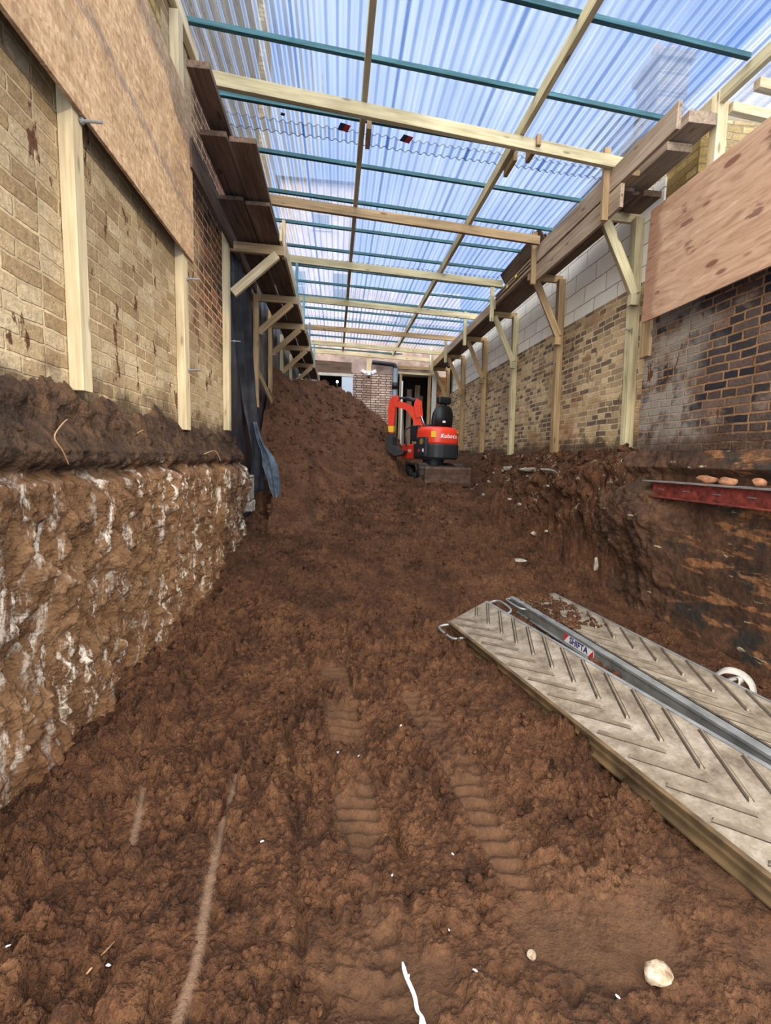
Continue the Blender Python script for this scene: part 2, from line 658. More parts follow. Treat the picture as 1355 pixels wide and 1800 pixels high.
SMEARS = [([(-0.40, 1.08), (-0.392, 1.26), (-0.42, 1.5), (-0.437, 1.78)], 0.017),
          ([(-0.437, 1.90), (-0.443, 2.06)], 0.013), ([(-0.74, 1.66), (-0.80, 1.92)], 0.014),
          ([(-0.62, 1.02), (-0.60, 1.10)], 0.02)]


def ground_full(x, y):
    h = base_h(x, y)
    trA = sst(0.35, 0.75, soft_line(x, y, TRACK_A, 0.105, 4)) * sst(0.95, 1.35, y)
    trB = sst(0.35, 0.75, soft_line(x, y, TRACK_B, 0.10, 4)) * sst(1.25, 1.55, y)
    broken = sst(-0.25, 0.15, fbm(x * 5, y * 3.2, 77, 3))
    trA = trA * (0.15 + 0.75 * broken)
    trB = trB * (0.25 + 0.65 * broken)
    tr = np.maximum(trA, trB)
    # worn flat soil right by the camera, to the right
    flatz = sst(1.55, 1.05, y + 0.22 * fbm(x * 2.4, y * 2.4, 21, 3) - 0.20 * sst(-0.1, 1.0, x)) * sst(-0.45, 0.15, x)
    flatz = flatz * (0.35 + 0.65 * sst(-0.15, 0.22, fbm(x * 4.0, y * 4.0, 91, 3)))
    sm = np.zeros_like(x)
    for pts, w in SMEARS:
        sm = np.maximum(sm, soft_line(x, y, pts, w, 4))
    compact = np.clip(np.maximum(np.maximum(tr * 0.92, flatz * 0.9), sm), 0, 1)
    loose = 1 - compact
    patch = 0.45 + 0.75 * sst(-0.35, 0.4, fbm(x * 1.7, y * 1.4, 17, 4))
    c = 0.55 * clods(x, y, 0.115, 100, 0.55) + 0.62 * clods(x, y, 0.055, 200, 0.35)
    c += 0.75 * clods(x + 5, y, 0.028, 300, 0.25)
    c += 0.8 * clods(x, y + 3, 0.015, 400, 0.2) * sst(3.2, 1.8, y)
    h = h + c * loose * patch * 1.05
    h += loose * 0.032 * fbm(x * 7, y * 7, 33, 6, 0.58) + 0.009 * fbm(x * 34, y * 34, 34, 4, 0.6) * (0.25 + loose)
    pit_ = sst(0.16, 0.5, fbm(x * 9, y * 9, 35, 4, 0.6))
    h -= 0.034 * pit_ * loose
    # prints of the track cleats
    along = y + 0.10 * x
    bar = 0.5 + 0.5 * np.cos(along / 0.072 * 2 * math.pi + 2.6 * fbm(x * 8, y * 3, 55, 3))
    h += tr * (0.021 * bar ** 1.3 - 0.024) * (0.5 + broken * 0.5)
    h += flatz * (-0.012) + sm * 0.012
    for pts, w, d in RUTS:
        wv = 0.02 * fbm(x * 4, y * 4, 66, 3)
        g = soft_line(x + wv, y, pts, w, 2)
        h -= d * g * (0.55 + 0.9 * vnoise(x * 6, y * 6, 9)) * (1 - 0.7 * compact)
        h += d * 0.35 * soft_line(x + wv, y, pts, w * 2.6, 2)
    return h, compact, sm


def heap_h(x, y):
    """the spoil heap: height above datum"""
    ridge = np.interp(x, [-1.6, -1.0, -0.6, 0.0, 0.5, 0.95, 1.35, 1.75, 2.1], [2.95, 3.05, 3.17, 3.12, 2.85, 2.45, 1.95, 1.35, 0.7])
    yc = np.interp(x, [-1.3, -0.9, -0.3, 0.0, 3.0], [8.9, 9.9, 11.3, 11.5, 10.9])
    front = (yc - y)
    drop = np.where(front > 0, np.where(front < 0.3, front * 0.25, 0.075 + (front - 0.3) * np.interp(x, [-1.25, -0.9, -0.5, 0, 1.5], [0.98, 0.72, 0.60, 0.60, 0.66])), -front * 0.45)
    h = ridge - drop
    h -= 0.75 * sst(-0.92, -1.14, x) * sst(7.5, 6.6, y)
    h += 0.22 * fbm(x * 0.9, y * 0.9, 141, 5) + 0.10 * fbm(x * 2.7, y * 2.7, 151, 4)
    return h


# ------------------------------------------------------------------ soil materials
def soil_mat(name, dark, mid, light, compact_col, bump=0.7, chalk=0.0):
    mb = MatBuilder(name, 0.93, 0.18)
    co = mb.coord()
    a = mb.noise(co, 3.2, 6, 0.62)
    b = mb.noise(co, 26, 6, 0.65)
    c = mb.noise(co, 120, 4, 0.6)
    f = mb.math('ADD', mb.math('MULTIPLY', a, 0.5), mb.math('MULTIPLY', b, 0.5))
    col = mb.ramp(f, [(0.34, dark), (0.5, mid), (0.66, light)])
    col = mb.mix(1.0, col, mb.ramp(c, [(0.3, (0.72, 0.70, 0.68)), (0.7, (1.14, 1.14, 1.14))]), 'MULTIPLY')
    k = mb.attr('compact')
    col = mb.mix(mb.math('MULTIPLY', k, 0.75), col, compact_col)
    col = mb.mix(mb.math('MULTIPLY', mb.attr('smear'), 0.45), col, srgb(140, 114, 94))
    chn = mb.noise(mb.mapping(co, (1, 1, 0.6), (2, 5, 1)), 11, 6, 0.68)
    chc = mb.noise(co, 2.0, 4, 0.6)
    col = mb.mix(mb.math('MULTIPLY', mb.math('MULTIPLY', mb.step(chn, 0.57, 0.64), mb.step(chc, 0.42, 0.58)), mb.math('MULTIPLY', mb.attr('bank'), 0.8)), col, srgb(176, 158, 134))
    sp = mb.voronoi(co, 85, 'Distance')
    spk = mb.math('MULTIPLY', mb.step(sp, 0.13, 0.06), mb.step(mb.noise(co, 9, 3), 0.56, 0.66))
    col = mb.mix(mb.math('MULTIPLY', spk, 0.55), col, srgb(176, 150, 124))
    wv = mb.n.new('ShaderNodeVectorMath')
    wv.operation = 'ADD'
    mb.l.new(co, wv.inputs[0])
    mb.l.new(mb.comb(mb.math('MULTIPLY', b, 0.02), mb.math('MULTIPLY', c, 0.008), 0.0), wv.inputs[1])
    cr = mb.math('SUBTRACT', 1.0, mb.voronoi(wv.outputs[0], 75))
    cr2 = mb.math('SUBTRACT', 1.0, mb.voronoi(wv.outputs[0], 190))
    loose = mb.math('SUBTRACT', 1.0, mb.math('MULTIPLY', k, 0.85))
    h = mb.math('ADD', mb.math('MULTIPLY', b, 0.9), mb.math('MULTIPLY', c, 0.4))
    h = mb.math('ADD', h, mb.math('MULTIPLY', loose, mb.math('ADD', mb.math('MULTIPLY', cr, 0.8), mb.math('MULTIPLY', cr2, 0.35))))
    mb.bump(h, bump, 0.016)
    return mb.color(col)


M_SOIL = soil_mat('brown_soil', srgb(40, 26, 17), srgb(84, 55, 36), srgb(114, 80, 54), srgb(82, 60, 43), 1.0)
M_HEAP = soil_mat('heap_soil', srgb(50, 33, 23), srgb(98, 66, 45), srgb(126, 90, 64), srgb(130, 92, 68), 1.0)

# ------------------------------------------------------------------ floor
ny, nx = 760, 760
yy = np.geomspace(0.55 + 0.6, 10.4 + 0.6, ny) - 0.6
uu = np.linspace(0, 1, nx)
x0 = np.maximum(-1.62, -0.76 * yy - 0.75)
x1 = np.minimum(3.62, 0.98 * yy + 0.9)
GX = x0[:, None] + (x1 - x0)[:, None] * uu[None, :]
GY = np.repeat(yy[:, None], nx, 1)
GZ, GC, GS = ground_full(GX, GY)
GB = sst(0.15, 0.6, GZ - np.interp(GY, [0, 3.6, 4.6, 5.6, 7.0, 8.2, 9.0, 11], [0, 0.0, 0.10, 0.33, 0.66, 0.93, 1.02, 1.06])) * sst(1.9, 2.5, GX) * sst(4.4, 4.9, GY)
GX = GX - GB * (0.10 * fbm(GY * 2.4, GZ * 3.0, 1001, 6, 0.6) + 0.06 * fbm(GY * 9, GZ * 9, 1011, 5, 0.6) + 0.9 * clods(GY, GZ, 0.11, 1021, 0.45) + 0.8 * clods(GY, GZ, 0.05, 1031, 0.35))
floor = grid_mesh('floor', GX, GY, GZ, M_SOIL, attrs={'compact': GC, 'smear': GS, 'bank': GB})
tag(floor, 'churned brown soil floor of the dig with tracks pressed in', 'floor', kind='structure')
# far part of the floor, beyond the machine and behind the heap
fy, fx = np.meshgrid(np.linspace(10.3, 15.6, 90), np.linspace(-1.6, 3.6, 110), indexing='ij')
fz = base_h(fx, fy) - 0.01
far = grid_mesh('floor_far', fx, fy, fz, M_SOIL, attrs={'compact': fz * 0})
tag(far, 'brown soil at the far end of the dig by the rear wall', 'floor', kind='structure')

# spoil heap
hy, hx = np.meshgrid(np.linspace(5.7, 14.2, 440), np.linspace(-1.225, 2.35, 300), indexing='ij')
hz = heap_h(hx, hy)
hz = hz + (0.5 * clods(hx, hy, 0.16, 500, 0.6) + 0.55 * clods(hx, hy, 0.08, 600, 0.4) + 0.6 * clods(hx, hy, 0.045, 610, 0.3)) * (0.4 + 0.8 * sst(-0.3, 0.3, fbm(hx * 1.2, hy * 1.2, 19, 3)))
hz += 0.03 * fbm(hx * 6, hy * 6, 701, 4)
gz = base_h(hx, hy)
hz = np.maximum(hz, gz - 0.12)
heap = grid_mesh('soil_heap', hx, hy, hz, M_HEAP, attrs={'compact': hz * 0})
tag(heap, 'tall heap of dug brown soil piled at the far end', 'soil heap')

# loose crumbs of soil lying about: nobody could count them
ico = bmesh.new()
bmesh.ops.create_icosphere(ico, subdivisions=2, radius=1.0)
ico.verts.ensure_lookup_table()
IV = np.array([v.co for v in ico.verts])
IF = np.array([[v.index for v in f.verts] for f in ico.faces])
ico.free()


def crumbs(name, n, sampler, mat, label, rlo, rhi):
    vs, fs = [], []
    k = 0
    for i in range(n):
        x, y, z, s = sampler()
        r = s * RNG.uniform(rlo, rhi)
        A = RNG.normal(size=(3, 3))
        q, _ = np.linalg.qr(A)
        sc = RNG.uniform(0.6, 1.15, 3)
        v = IV * (1 + 0.30 * RNG.standard_normal((len(IV), 1)) * 0.6)
        v = (v * sc) @ q.T * r
        vs.append(v + np.array([x, y, z + r * 0.15]))
        fs.append(IF + k)
        k += len(IV)
    V = np.concatenate(vs)
    F = np.concatenate(fs).astype(np.int32)
    me = bpy.data.meshes.new(name)
    me.vertices.add(len(V))
    me.vertices.foreach_set('co', V.astype(np.float32).reshape(-1))
    me.loops.add(F.size)
    me.loops.foreach_set('vertex_index', F.reshape(-1))
    me.polygons.add(len(F))
    me.polygons.foreach_set('loop_start', np.arange(0, F.size, 3, dtype=np.int32))
    me.polygons.foreach_set('loop_total', np.full(len(F), 3, dtype=np.int32))
    me.update(calc_edges=True)
    me.materials.append(mat)
    o = put(bpy.data.objects.new(name, me))
    return tag(o, label, 'soil', kind='stuff')


def pick_ground():
    while True:
        y = 0.8 + 8.0 * RNG.random() ** 1.9
        x = RNG.uniform(max(-1.2, -0.8 * y - 0.2), min(3.0, y + 0.3))
        a = np.array([[x]])
        b = np.array([[y]])
        z, c, _ = ground_full(a, b)
        if c[0, 0] > 0.25:
            continue
        if 0.9 < x < 2.75 and 0.9 < y < 4.6 and x > 0.92 + (3.9 - y) * 0.19:
            continue
        return x, y, z[0, 0], 0.6 + 0.16 * y


def pick_heap():
    y = RNG.uniform(6.6, 11.6)
    x = RNG.uniform(-1.2, 1.9)
    a, b = np.array([[x]]), np.array([[y]])
    return x, y, max(heap_h(a, b)[0, 0], base_h(a, b)[0, 0]), 1.5


crumbs('loose_soil', 1500, pick_ground, M_SOIL, 'loose crumbs of brown soil strewn over the dig floor', 0.008, 0.024)
crumbs('heap_crumbs', 900, pick_heap, M_HEAP, 'loose crumbs of soil lying on the heap', 0.012, 0.04)


# ------------------------------------------------------------------ earth banks
def bank_material():
    mb = MatBuilder('cut_earth', 0.92, 0.2)
    co = mb.coord()
    s = mb.sep(co)
    a = mb.noise(co, 2.6, 6, 0.65)
    b = mb.noise(mb.mapping(co, (1, 1, 0.6)), 16, 6, 0.65)
    f = mb.math('ADD', mb.math('MULTIPLY', a, 0.55), mb.math('MULTIPLY', b, 0.45))
    col = mb.ramp(f, [(0.30, srgb(58, 40, 27)), (0.45, srgb(102, 74, 50)), (0.60, srgb(134, 102, 72)), (0.74, srgb(164, 134, 102))])
    # chalk smeared downwards by the bucket
    st = mb.noise(mb.mapping(co, (1, 1.0, 0.30), rot=(0.16, 0, 0)), 13, 7, 0.7, 0.5)
    clus = mb.noise(mb.mapping(co, (1, 1, 0.7)), 2.2, 4, 0.6)
    ch = mb.math('MULTIPLY', mb.step(st, 0.52, 0.62), mb.step(clus, 0.36, 0.52))
    col = mb.mix(mb.math('MULTIPLY', ch, 0.9), col, srgb(214, 204, 190))
    st2 = mb.noise(mb.mapping(co, (1, 1, 0.4), (4, 2, 3)), 24, 4, 0.6)
    col = mb.mix(mb.math('MULTIPLY', mb.math('MULTIPLY', mb.step(st2, 0.66, 0.74), mb.step(clus, 0.4, 0.6)), 0.7), col, srgb(206, 190, 168))
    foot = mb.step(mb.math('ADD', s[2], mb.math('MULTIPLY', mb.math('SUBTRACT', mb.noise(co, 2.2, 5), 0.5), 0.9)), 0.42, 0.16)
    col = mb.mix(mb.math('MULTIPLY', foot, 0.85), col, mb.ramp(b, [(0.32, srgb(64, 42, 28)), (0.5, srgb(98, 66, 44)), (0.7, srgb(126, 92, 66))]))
    # the dark old garden soil lies over the clay, along the foot of the brickwork
    edge = mb.math('ADD', s[2], mb.math('MULTIPLY', mb.math('SUBTRACT', mb.noise(co, 5, 5), 0.5), 0.26))
    top = mb.step(edge, 1.36, 1.45)
    dk = mb.ramp(f, [(0.34, srgb(36, 28, 22)), (0.48, srgb(68, 52, 40)), (0.6, srgb(100, 74, 52)), (0.7, srgb(128, 102, 78))])
    col = mb.mix(top, col, dk)
    mb.bump(mb.math('ADD', mb.math('ADD', b, mb.math('MULTIPLY', mb.noise(co, 90, 5, 0.7), 0.6)), mb.math('MULTIPLY', mb.math('SUBTRACT', 1.0, mb.voronoi(co, 70)), 0.5)), 1.0, 0.016)
    return mb.color(col)


M_BANK = bank_material()
by, bz = np.meshgrid(np.geomspace(1.15, 6.35, 520), np.linspace(-0.25, 1.86, 330), indexing='ij')
n1 = fbm(by * 1.3, bz * 0.9, 801, 5)
n2 = fbm(by * 4.0 + 0.8 * bz, bz * 2.6, 811, 6, 0.58)
n3 = fbm(by * 18, bz * 9, 821, 6, 0.62)
n4 = fbm(by * 9, bz * 9, 829, 6, 0.6)
bxp = np.interp(bz, [-0.25, 0.05, 0.4, 0.8, 1.25, 1.36, 1.42, 1.50, 1.54, 1.62, 1.86], [-1.22, -1.22, -1.20, -1.18, -1.14, -1.15, -1.17, -1.165, -1.20, -1.235, -1.272])
amp = np.interp(bz, [-0.25, 1.25, 1.42, 1.55, 1.7, 1.86], [1, 1, 0.8, 0.25, 0.1, 0.05])
lump = clods(by, bz, 0.10, 831, 0.4) + 0.9 * clods(by, bz, 0.045, 841, 0.35) + 0.9 * clods(by, bz, 0.022, 846, 0.3)
bxp = bxp + amp * (0.09 * n1 + 0.085 * n2 + 0.045 * n3 + 0.32 * lump * (0.35 + sst(-0.2, 0.3, n1 + n2)))
bxp += (1 - amp) * (0.028 * n4 + 0.25 * lump)
# undercut below the footing, upper edge ragged, far end cut off
bxp -= 0.06 * np.exp(-((bz - 1.40 - 0.03 * n2) / 0.035) ** 2)
bxp -= 0.10 * sst(1.70, 1.86, bz + 0.13 * fbm(by * 4, bz * 0 + 1, 851, 4))
bxp -= 0.55 * sst(5.85, 6.3, by + 0.12 * n2)
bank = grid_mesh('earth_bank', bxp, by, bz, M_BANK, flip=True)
tag(bank, 'cut earth face with white chalk smears below the left brick wall', 'earth bank', kind='structure')


def pit_material():
    mb = MatBuilder('pit_side', 0.88, 0.25)
    co = mb.coord()
    s = mb.sep(co)
    a = mb.noise(co, 2.3, 6, 0.65)
    b = mb.noise(co, 18, 6, 0.65)
    f = mb.math('ADD', mb.math('MULTIPLY', a, 0.55), mb.math('MULTIPLY', b, 0.45))
    col = mb.ramp(f, [(0.36, srgb(34, 26, 20)), (0.5, srgb(66, 45, 31)), (0.66, srgb(94, 66, 45))])
    near = mb.step(s[1], 4.15, 3.7)
    st = mb.noise(mb.mapping(co, (1, 0.55, 2.4), rot=(0.45, 0, 0)), 4.2, 6, 0.6, 0.3)
    or_ = mb.math('MULTIPLY', mb.step(st, 0.55, 0.61), near)
    col = mb.mix(mb.math('MULTIPLY', or_, 0.85), col, mb.ramp(b, [(0.3, srgb(96, 60, 36)), (0.65, srgb(142, 100, 64))]))
    bk = mb.noise(mb.mapping(co, (1, 0.8, 1.6), (7, 3, 1)), 3.4, 5, 0.6)
    col = mb.mix(mb.math('MULTIPLY', mb.math('MULTIPLY', mb.step(bk, 0.55, 0.62), near), 0.85), col, srgb(40, 38, 34))
    wh = mb.noise(mb.mapping(co, (1, 0.45, 2.2), (1, 8, 4), rot=(0.7, 0, 0)), 7, 5, 0.6)
    col = mb.mix(mb.math('MULTIPLY', mb.step(wh, 0.66, 0.71), 0.75), col, srgb(190, 172, 140))
    mb.bump(mb.math('ADD', b, mb.math('MULTIPLY', mb.noise(co, 80, 4), 0.4)), 0.8, 0.014)
    return mb.color(col)


M_PIT = pit_material()
ry, rz = np.meshgrid(np.linspace(2.0, 5.15, 330), np.linspace(-0.3, 1.66, 260), indexing='ij')
rxp = np.interp(rz, [-0.3, 0, 0.3, 1.2, 1.26, 1.33, 1.43, 1.50, 1.66], [3.02, 3.08, 3.13, 3.15, 3.16, 3.25, 3.25, 3.19, 3.26])
soilside = sst(3.7, 4.4, ry)
rl = clods(ry, rz, 0.12, 871, 0.5) + 0.8 * clods(ry, rz, 0.05, 876, 0.4)
rxp -= (0.022 + 0.10 * soilside) * (0.5 + fbm(ry * 2.2, rz * 2.2, 861, 6)) + (0.06 + 0.12 * soilside) * rl * sst(1.7, 1.3, rz) + (0.01 + 0.03 * soilside) * fbm(ry * 9, rz * 9, 866, 4)
rxp -= 0.16 * soilside * np.exp(-((rz - 0.95) / 0.35) ** 2)
rxp -= 0.02 * np.exp(-((rz - 1.50 - 0.03 * fbm(ry * 3, ry * 0, 5, 3)) / 0.07) ** 2) * (0.6 + 0.8 * fbm(ry * 5, rz * 5, 7, 3))
pit = grid_mesh('earth_bank_right', rxp, ry, rz, M_PIT)
tag(pit, 'stained dark side of the pit below the right brick wall', 'earth bank', kind='structure')

# ------------------------------------------------------------------ walls
M_BRICK_L = brick_mat('stock_brick', srgb(160, 138, 104), srgb(184, 164, 128), srgb(198, 182, 150), srgb(202, 182, 146), 'X', mud=0.32, mw=0.008,
                      red=(srgb(118, 70, 52), 4.55, 5.2, 2.8, 3.4))
M_BRICK_R = brick_mat('mixed_brick', srgb(116, 98, 84), srgb(190, 164, 126), srgb(218, 192, 150), srgb(212, 196, 168), 'X', mud=0.2,
                      blotch=srgb(150, 112, 78))
M_BRICK_D = brick_mat('blue_brick', srgb(40, 40, 46), srgb(70, 61, 60), srgb(110, 92, 82), srgb(144, 110, 80), 'X', mud=0.35, mw=0.011, pale=(srgb(150, 140, 128), 4.3, 4.9),
                      blotch=srgb(146, 124, 106))
M_BRICK_B = brick_mat('whitewashed_brick', srgb(190, 160, 146), srgb(222, 202, 192), srgb(234, 220, 212), srgb(140, 112, 98), 'Y', mud=0.0, mw=0.016, bump=1.0)
M_BRICK_Y = brick_mat('yellow_brick', srgb(150, 124, 74), srgb(186, 158, 96), srgb(204, 180, 124), srgb(150, 132, 96), 'X', mud=0.0)
M_BRICK_YY = brick_mat('yellow_brick_end', srgb(160, 142, 104), srgb(192, 174, 130), srgb(210, 194, 154), srgb(160, 146, 118), 'Y', mud=0.0)
M_BLOCK = brick_mat('concrete_block', srgb(232, 227, 218), srgb(242, 238, 230), srgb(236, 228, 214), srgb(170, 150, 128), 'X', bw=0.54, bh=0.235, mw=0.008, mud=0.0, loc=(0.19, 0.005), bump=0.3, squash=1.0, clean=True)


def struct(o, label=None):
    return tag(o, label, None, kind='structure')


wl_ = box('wall_left', (-1.56, 0.6, 1.2), (-1.28, 15.6, 4.86), M_BRICK_L, centred=False)
struct(wl_)
wl2 = box('wall_left_footing', (-1.75, 5.9, -0.3), (-1.45, 15.6, 1.25), M_PIT, centred=False)
struct(wl2)
struct(box('wall_right', (3.40, 5.0, 1.2), (3.70, 15.6, 3.58), M_BRICK_R, centred=False))
struct(box('wall_right_blockwork', (3.40, 5.0, 3.58), (3.62, 14.2, 4.56), M_BLOCK, centred=False))
struct(box('wall_right_front', (3.26, 1.2, 1.2), (3.46, 4.88, 4.02), M_BRICK_D, centred=False))
struct(box('wall_right_upper', (3.42, 4.55, 4.00), (3.68, 5.02, 4.72), M_BRICK_Y, centred=False))
struct(box('wall_right_return', (3.68, 4.85, 3.6), (6.2, 5.02, 5.06), M_BRICK_YY, centred=False))

# rear wall, in pieces around its two openings
struct(box('wall_back', (0.40, 15.3, 1.0), (1.86, 15.6, 4.20), M_BRICK_B, centred=False))
M_PLASTER = flat_mat('old_plaster', srgb(186, 160, 148), 0.9, wear=0.25, scale=4)
struct(box('wall_back_upper', (-1.3, 15.32, 4.21), (3.45, 15.62, 5.6), M_PLASTER, centred=False))
struct(box('wall_back_corner', (2.98, 15.3, 1.0), (3.45, 15.6, 4.21), brick_mat('orange_brick', srgb(120, 82, 48), srgb(156, 112, 66), srgb(172, 132, 84), srgb(150, 120, 84), 'Y', mud=0)))
struct(box('wall_back_side', (-1.35, 15.3, 1.0), (-0.64, 15.6, 4.10), flat_mat('white_board', srgb(206, 198, 188), 0.7, wear=0.08, scale=3)))
# dim rooms behind the openings
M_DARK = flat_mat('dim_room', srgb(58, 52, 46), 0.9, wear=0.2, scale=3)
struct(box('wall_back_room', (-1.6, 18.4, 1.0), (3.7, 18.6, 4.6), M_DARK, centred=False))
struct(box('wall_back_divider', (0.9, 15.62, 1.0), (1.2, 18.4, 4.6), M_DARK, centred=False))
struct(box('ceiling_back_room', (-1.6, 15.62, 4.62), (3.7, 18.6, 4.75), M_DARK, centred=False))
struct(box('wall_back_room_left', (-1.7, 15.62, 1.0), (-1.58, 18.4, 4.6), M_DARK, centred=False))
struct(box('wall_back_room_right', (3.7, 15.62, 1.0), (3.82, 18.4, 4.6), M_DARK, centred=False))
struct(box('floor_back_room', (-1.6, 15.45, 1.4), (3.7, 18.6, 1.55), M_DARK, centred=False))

# ------------------------------------------------------------------ timber materials
M_PINE = wood_mat('pale_sawn_pine', srgb(190, 168, 128), srgb(216, 198, 160), srgb(230, 216, 184))
M_GREENISH = wood_mat('treated_pine', srgb(158, 146, 110), srgb(190, 178, 142), srgb(208, 198, 166))
M_BROWNPINE = wood_mat('weathered_pine', srgb(136, 110, 78), srgb(170, 142, 104), srgb(194, 166, 126))
M_SCAFF = wood_mat('scaffold_board', srgb(136, 114, 94), srgb(168, 146, 124), srgb(192, 170, 148), rough=0.85)
M_SCAFF_D = wood_mat('dark_scaffold_board', srgb(78, 62, 52), srgb(108, 88, 74), srgb(136, 114, 98), rough=0.85)
M_TEAL = wood_mat('teal_treated_batten', srgb(30, 66, 74), srgb(48, 94, 104), srgb(74, 122, 132), knots=False, rough=0.6)
M_BLUE = wood_mat('blue_batten', srgb(84, 140, 166), srgb(112, 168, 192), srgb(140, 190, 208), knots=False)
M_STEEL = flat_mat('galvanised_steel', srgb(176, 180, 186), 0.38, 0.85, wear=0.1)
M_WHITE = flat_mat('white_plastic', srgb(226, 228, 228), 0.45, wear=0.04)


# ------------------------------------------------------------------ left: studs and boarding
def bolt(parent_world, parent, p, d=(1, 0, 0), L=0.09, r=0.007):
    p, d = Vector(p), Vector(d)
    bm = bmesh.new()
    inv = Matrix.Translation(parent_world).inverted()
    tube_bm(bm, [inv @ (p - d * 0.02), inv @ (p + d * L)], r, 8)
    tube_bm(bm, [inv @ (p + d * 0.004), inv @ (p + d * 0.016)], r * 2.1, 6)
    return bm_obj('threaded_rod', bm, M_STEEL, parent)


s1 = thing('timber_stud', 'pale timber stud on left wall nearest the camera, under the chipboard sheet', 'timber stud', (-1.245, 2.44, 1.79))
timber('post', (-1.245, 2.45, 1.785), (-1.245, 2.45, 4.10), 0.065, 0.085, M_PINE, s1)
bolt(s1.location, s1, (-1.212, 2.47, 3.01), L=0.10)
s2 = thing('timber_stud', 'pale timber stud on left wall at the far end of the chipboard sheet', 'timber stud', (-1.245, 3.98, 1.69))
timber('post', (-1.245, 3.98, 1.69), (-1.245, 3.96, 4.70), 0.065, 0.11, M_PINE, s2)
for z in (2.87, 2.17):
    bolt(s2.location, s2, (-1.215, 4.0, z), L=0.10)

# a dirty scrape running across the sheet (running down towards the far end)
OSB_B = (3.423 - 3.528) / (3.454 - 2.518)
OSB_A = -((3.528 - 3.615) - OSB_B * (2.518 - 2.435))
mb = MatBuilder('chipboard', 0.82, 0.25)
co = mb.coord()
fl = mb.voronoi(mb.mapping(co, (1, 14, 40), rot=(0.9, 0, 0)), 1.6, 'Color')
fl2 = mb.voronoi(mb.mapping(co, (1, 40, 16), (3, 2, 1), rot=(0.2, 0, 0)), 1.7, 'Color')
bw_ = mb.n.new('ShaderNodeRGBToBW')
mb.l.new(mb.mix(0.5, fl, fl2), bw_.inputs[0])
oc = mb.ramp(bw_.outputs[0], [(0.18, srgb(158, 126, 92)), (0.42, srgb(182, 150, 114)), (0.6, srgb(192, 162, 126)), (0.85, srgb(212, 186, 152))])
oc = mb.mix(1.0, oc, mb.ramp(mb.noise(co, 4, 5), [(0.3, (0.78, 0.74, 0.72)), (0.6, (1.02, 1.0, 0.99))]), 'MULTIPLY')
dirt = mb.noise(mb.mapping(co, (1, 0.5, 4.5), rot=(0.55, 0, 0)), 2.4, 5, 0.6)
oc = mb.mix(mb.math('MULTIPLY', mb.step(dirt, 0.60, 0.70), 0.6), oc, srgb(112, 98, 88))
ss_ = mb.sep(co)
ln = mb.math('ABSOLUTE', mb.math('ADD', mb.math('SUBTRACT', ss_[2], mb.math('MULTIPLY', ss_[1], OSB_B)), mb.math('ADD', OSB_A, mb.math('MULTIPLY', mb.math('SUBTRACT', mb.noise(co, 9, 4), 0.5), 0.06))))
sk_ = mb.math('MULTIPLY', mb.step(ln, 0.045, 0.012), mb.math('MULTIPLY', mb.step(ss_[1], -0.35, -0.05), mb.step(mb.noise(mb.mapping(co, (1, 6, 6)), 3, 4), 0.36, 0.56)))
oc = mb.mix(mb.math('MULTIPLY', sk_, 0.65), oc, srgb(112, 104, 100))
mb.bump(bw_.outputs[0], 0.25, 0.004)
M_OSB = mb.color(oc)
o = box('chipboard_sheet', (-1.21, 0.75, 3.03), (-1.19, 4.12, 4.20), M_OSB, bevel=0.002)
tag(o, 'big chipboard sheet fixed to studs on the left brick wall', 'board')

# pier of yellow brick over the chipboard, and the building that rises behind the left wall
nb = thing('neighbour_building', 'tall brick building rising beyond the left edge of the clear roof', 'building', (-2.4, 6.5, 4.9))


def wpart(name, lo, hi, mat, parent, bevel=0.0):
    o = box(name, lo, hi, mat, None, bevel)
    o.parent = parent
    o.location = Vector(o.location) - Vector(parent.location)
    return o


M_BRICK_G = brick_mat('sooty_brick', srgb(84, 80, 78), srgb(112, 106, 98), srgb(140, 130, 116), srgb(150, 144, 134), 'X', mud=0)
wpart('brickwork', (-4.2, 3.2, 4.88), (-1.62, 9.9, 10.4), M_BRICK_G, nb)
wpart('corner_pier', (-4.0, 9.9, 4.88), (-1.50, 10.6, 10.2), M_BRICK_YY, nb)
pier = box('wall_left_pier', (-1.56, 3.0, 4.1), (-1.235, 3.62, 4.86), M_BRICK_Y)
struct(pier)

# ------------------------------------------------------------------ brackets carrying the two scaffold platforms
ORD = ['nearest', 'second', 'third', 'fourth', 'fifth', 'sixth']


def bracket_left(i, y, zfoot, ztop):
    b = thing('platform_bracket', 'timber bracket on left wall, %s of five from the camera, under the boards' % ORD[i], 'bracket', (-1.25, y, zfoot), group='left wall brackets')
    m = M_PINE if i < 1 else M_BROWNPINE if i in (1, 2) else M_GREENISH
    xp = -1.245 if i == 0 else -1.208
    timber('wall_post', (xp, y, zfoot), (xp, y + 0.02, 3.99), 0.065, 0.10, m, b)
    timber('arm', (-1.27, y + 0.09, 3.765), (-0.64, y + 0.13, 3.765), 0.05, 0.10, M_BROWNPINE, b)
    timber('brace', (-1.19, y + 0.08, 3.27), (-0.72, y + 0.13, 3.72), 0.065, 0.09, M_PINE if i < 1 else M_BROWNPINE, b)
    c = timber('cleat', (-0.655, y + 0.20, 3.72), (-0.655, y + 0.21, 4.12 if i < 1 else 4.32), 0.035, 0.07, M_PINE if i == 0 else M_BLUE, b)
    if i:
        c['label'] = 'blue upright cleat'
    if i < 3:
        bolt(b.location, b, (-1.18, y + 0.03, 2.75 if i == 0 else 3.25), L=0.08)
    return b


for i, (y, zf) in enumerate([(5.45, 1.77), (7.10, 2.20), (8.5, 2.05), (10.15, 2.75), (12.0, 2.9)]):
    bracket_left(i, y, zf, 0)


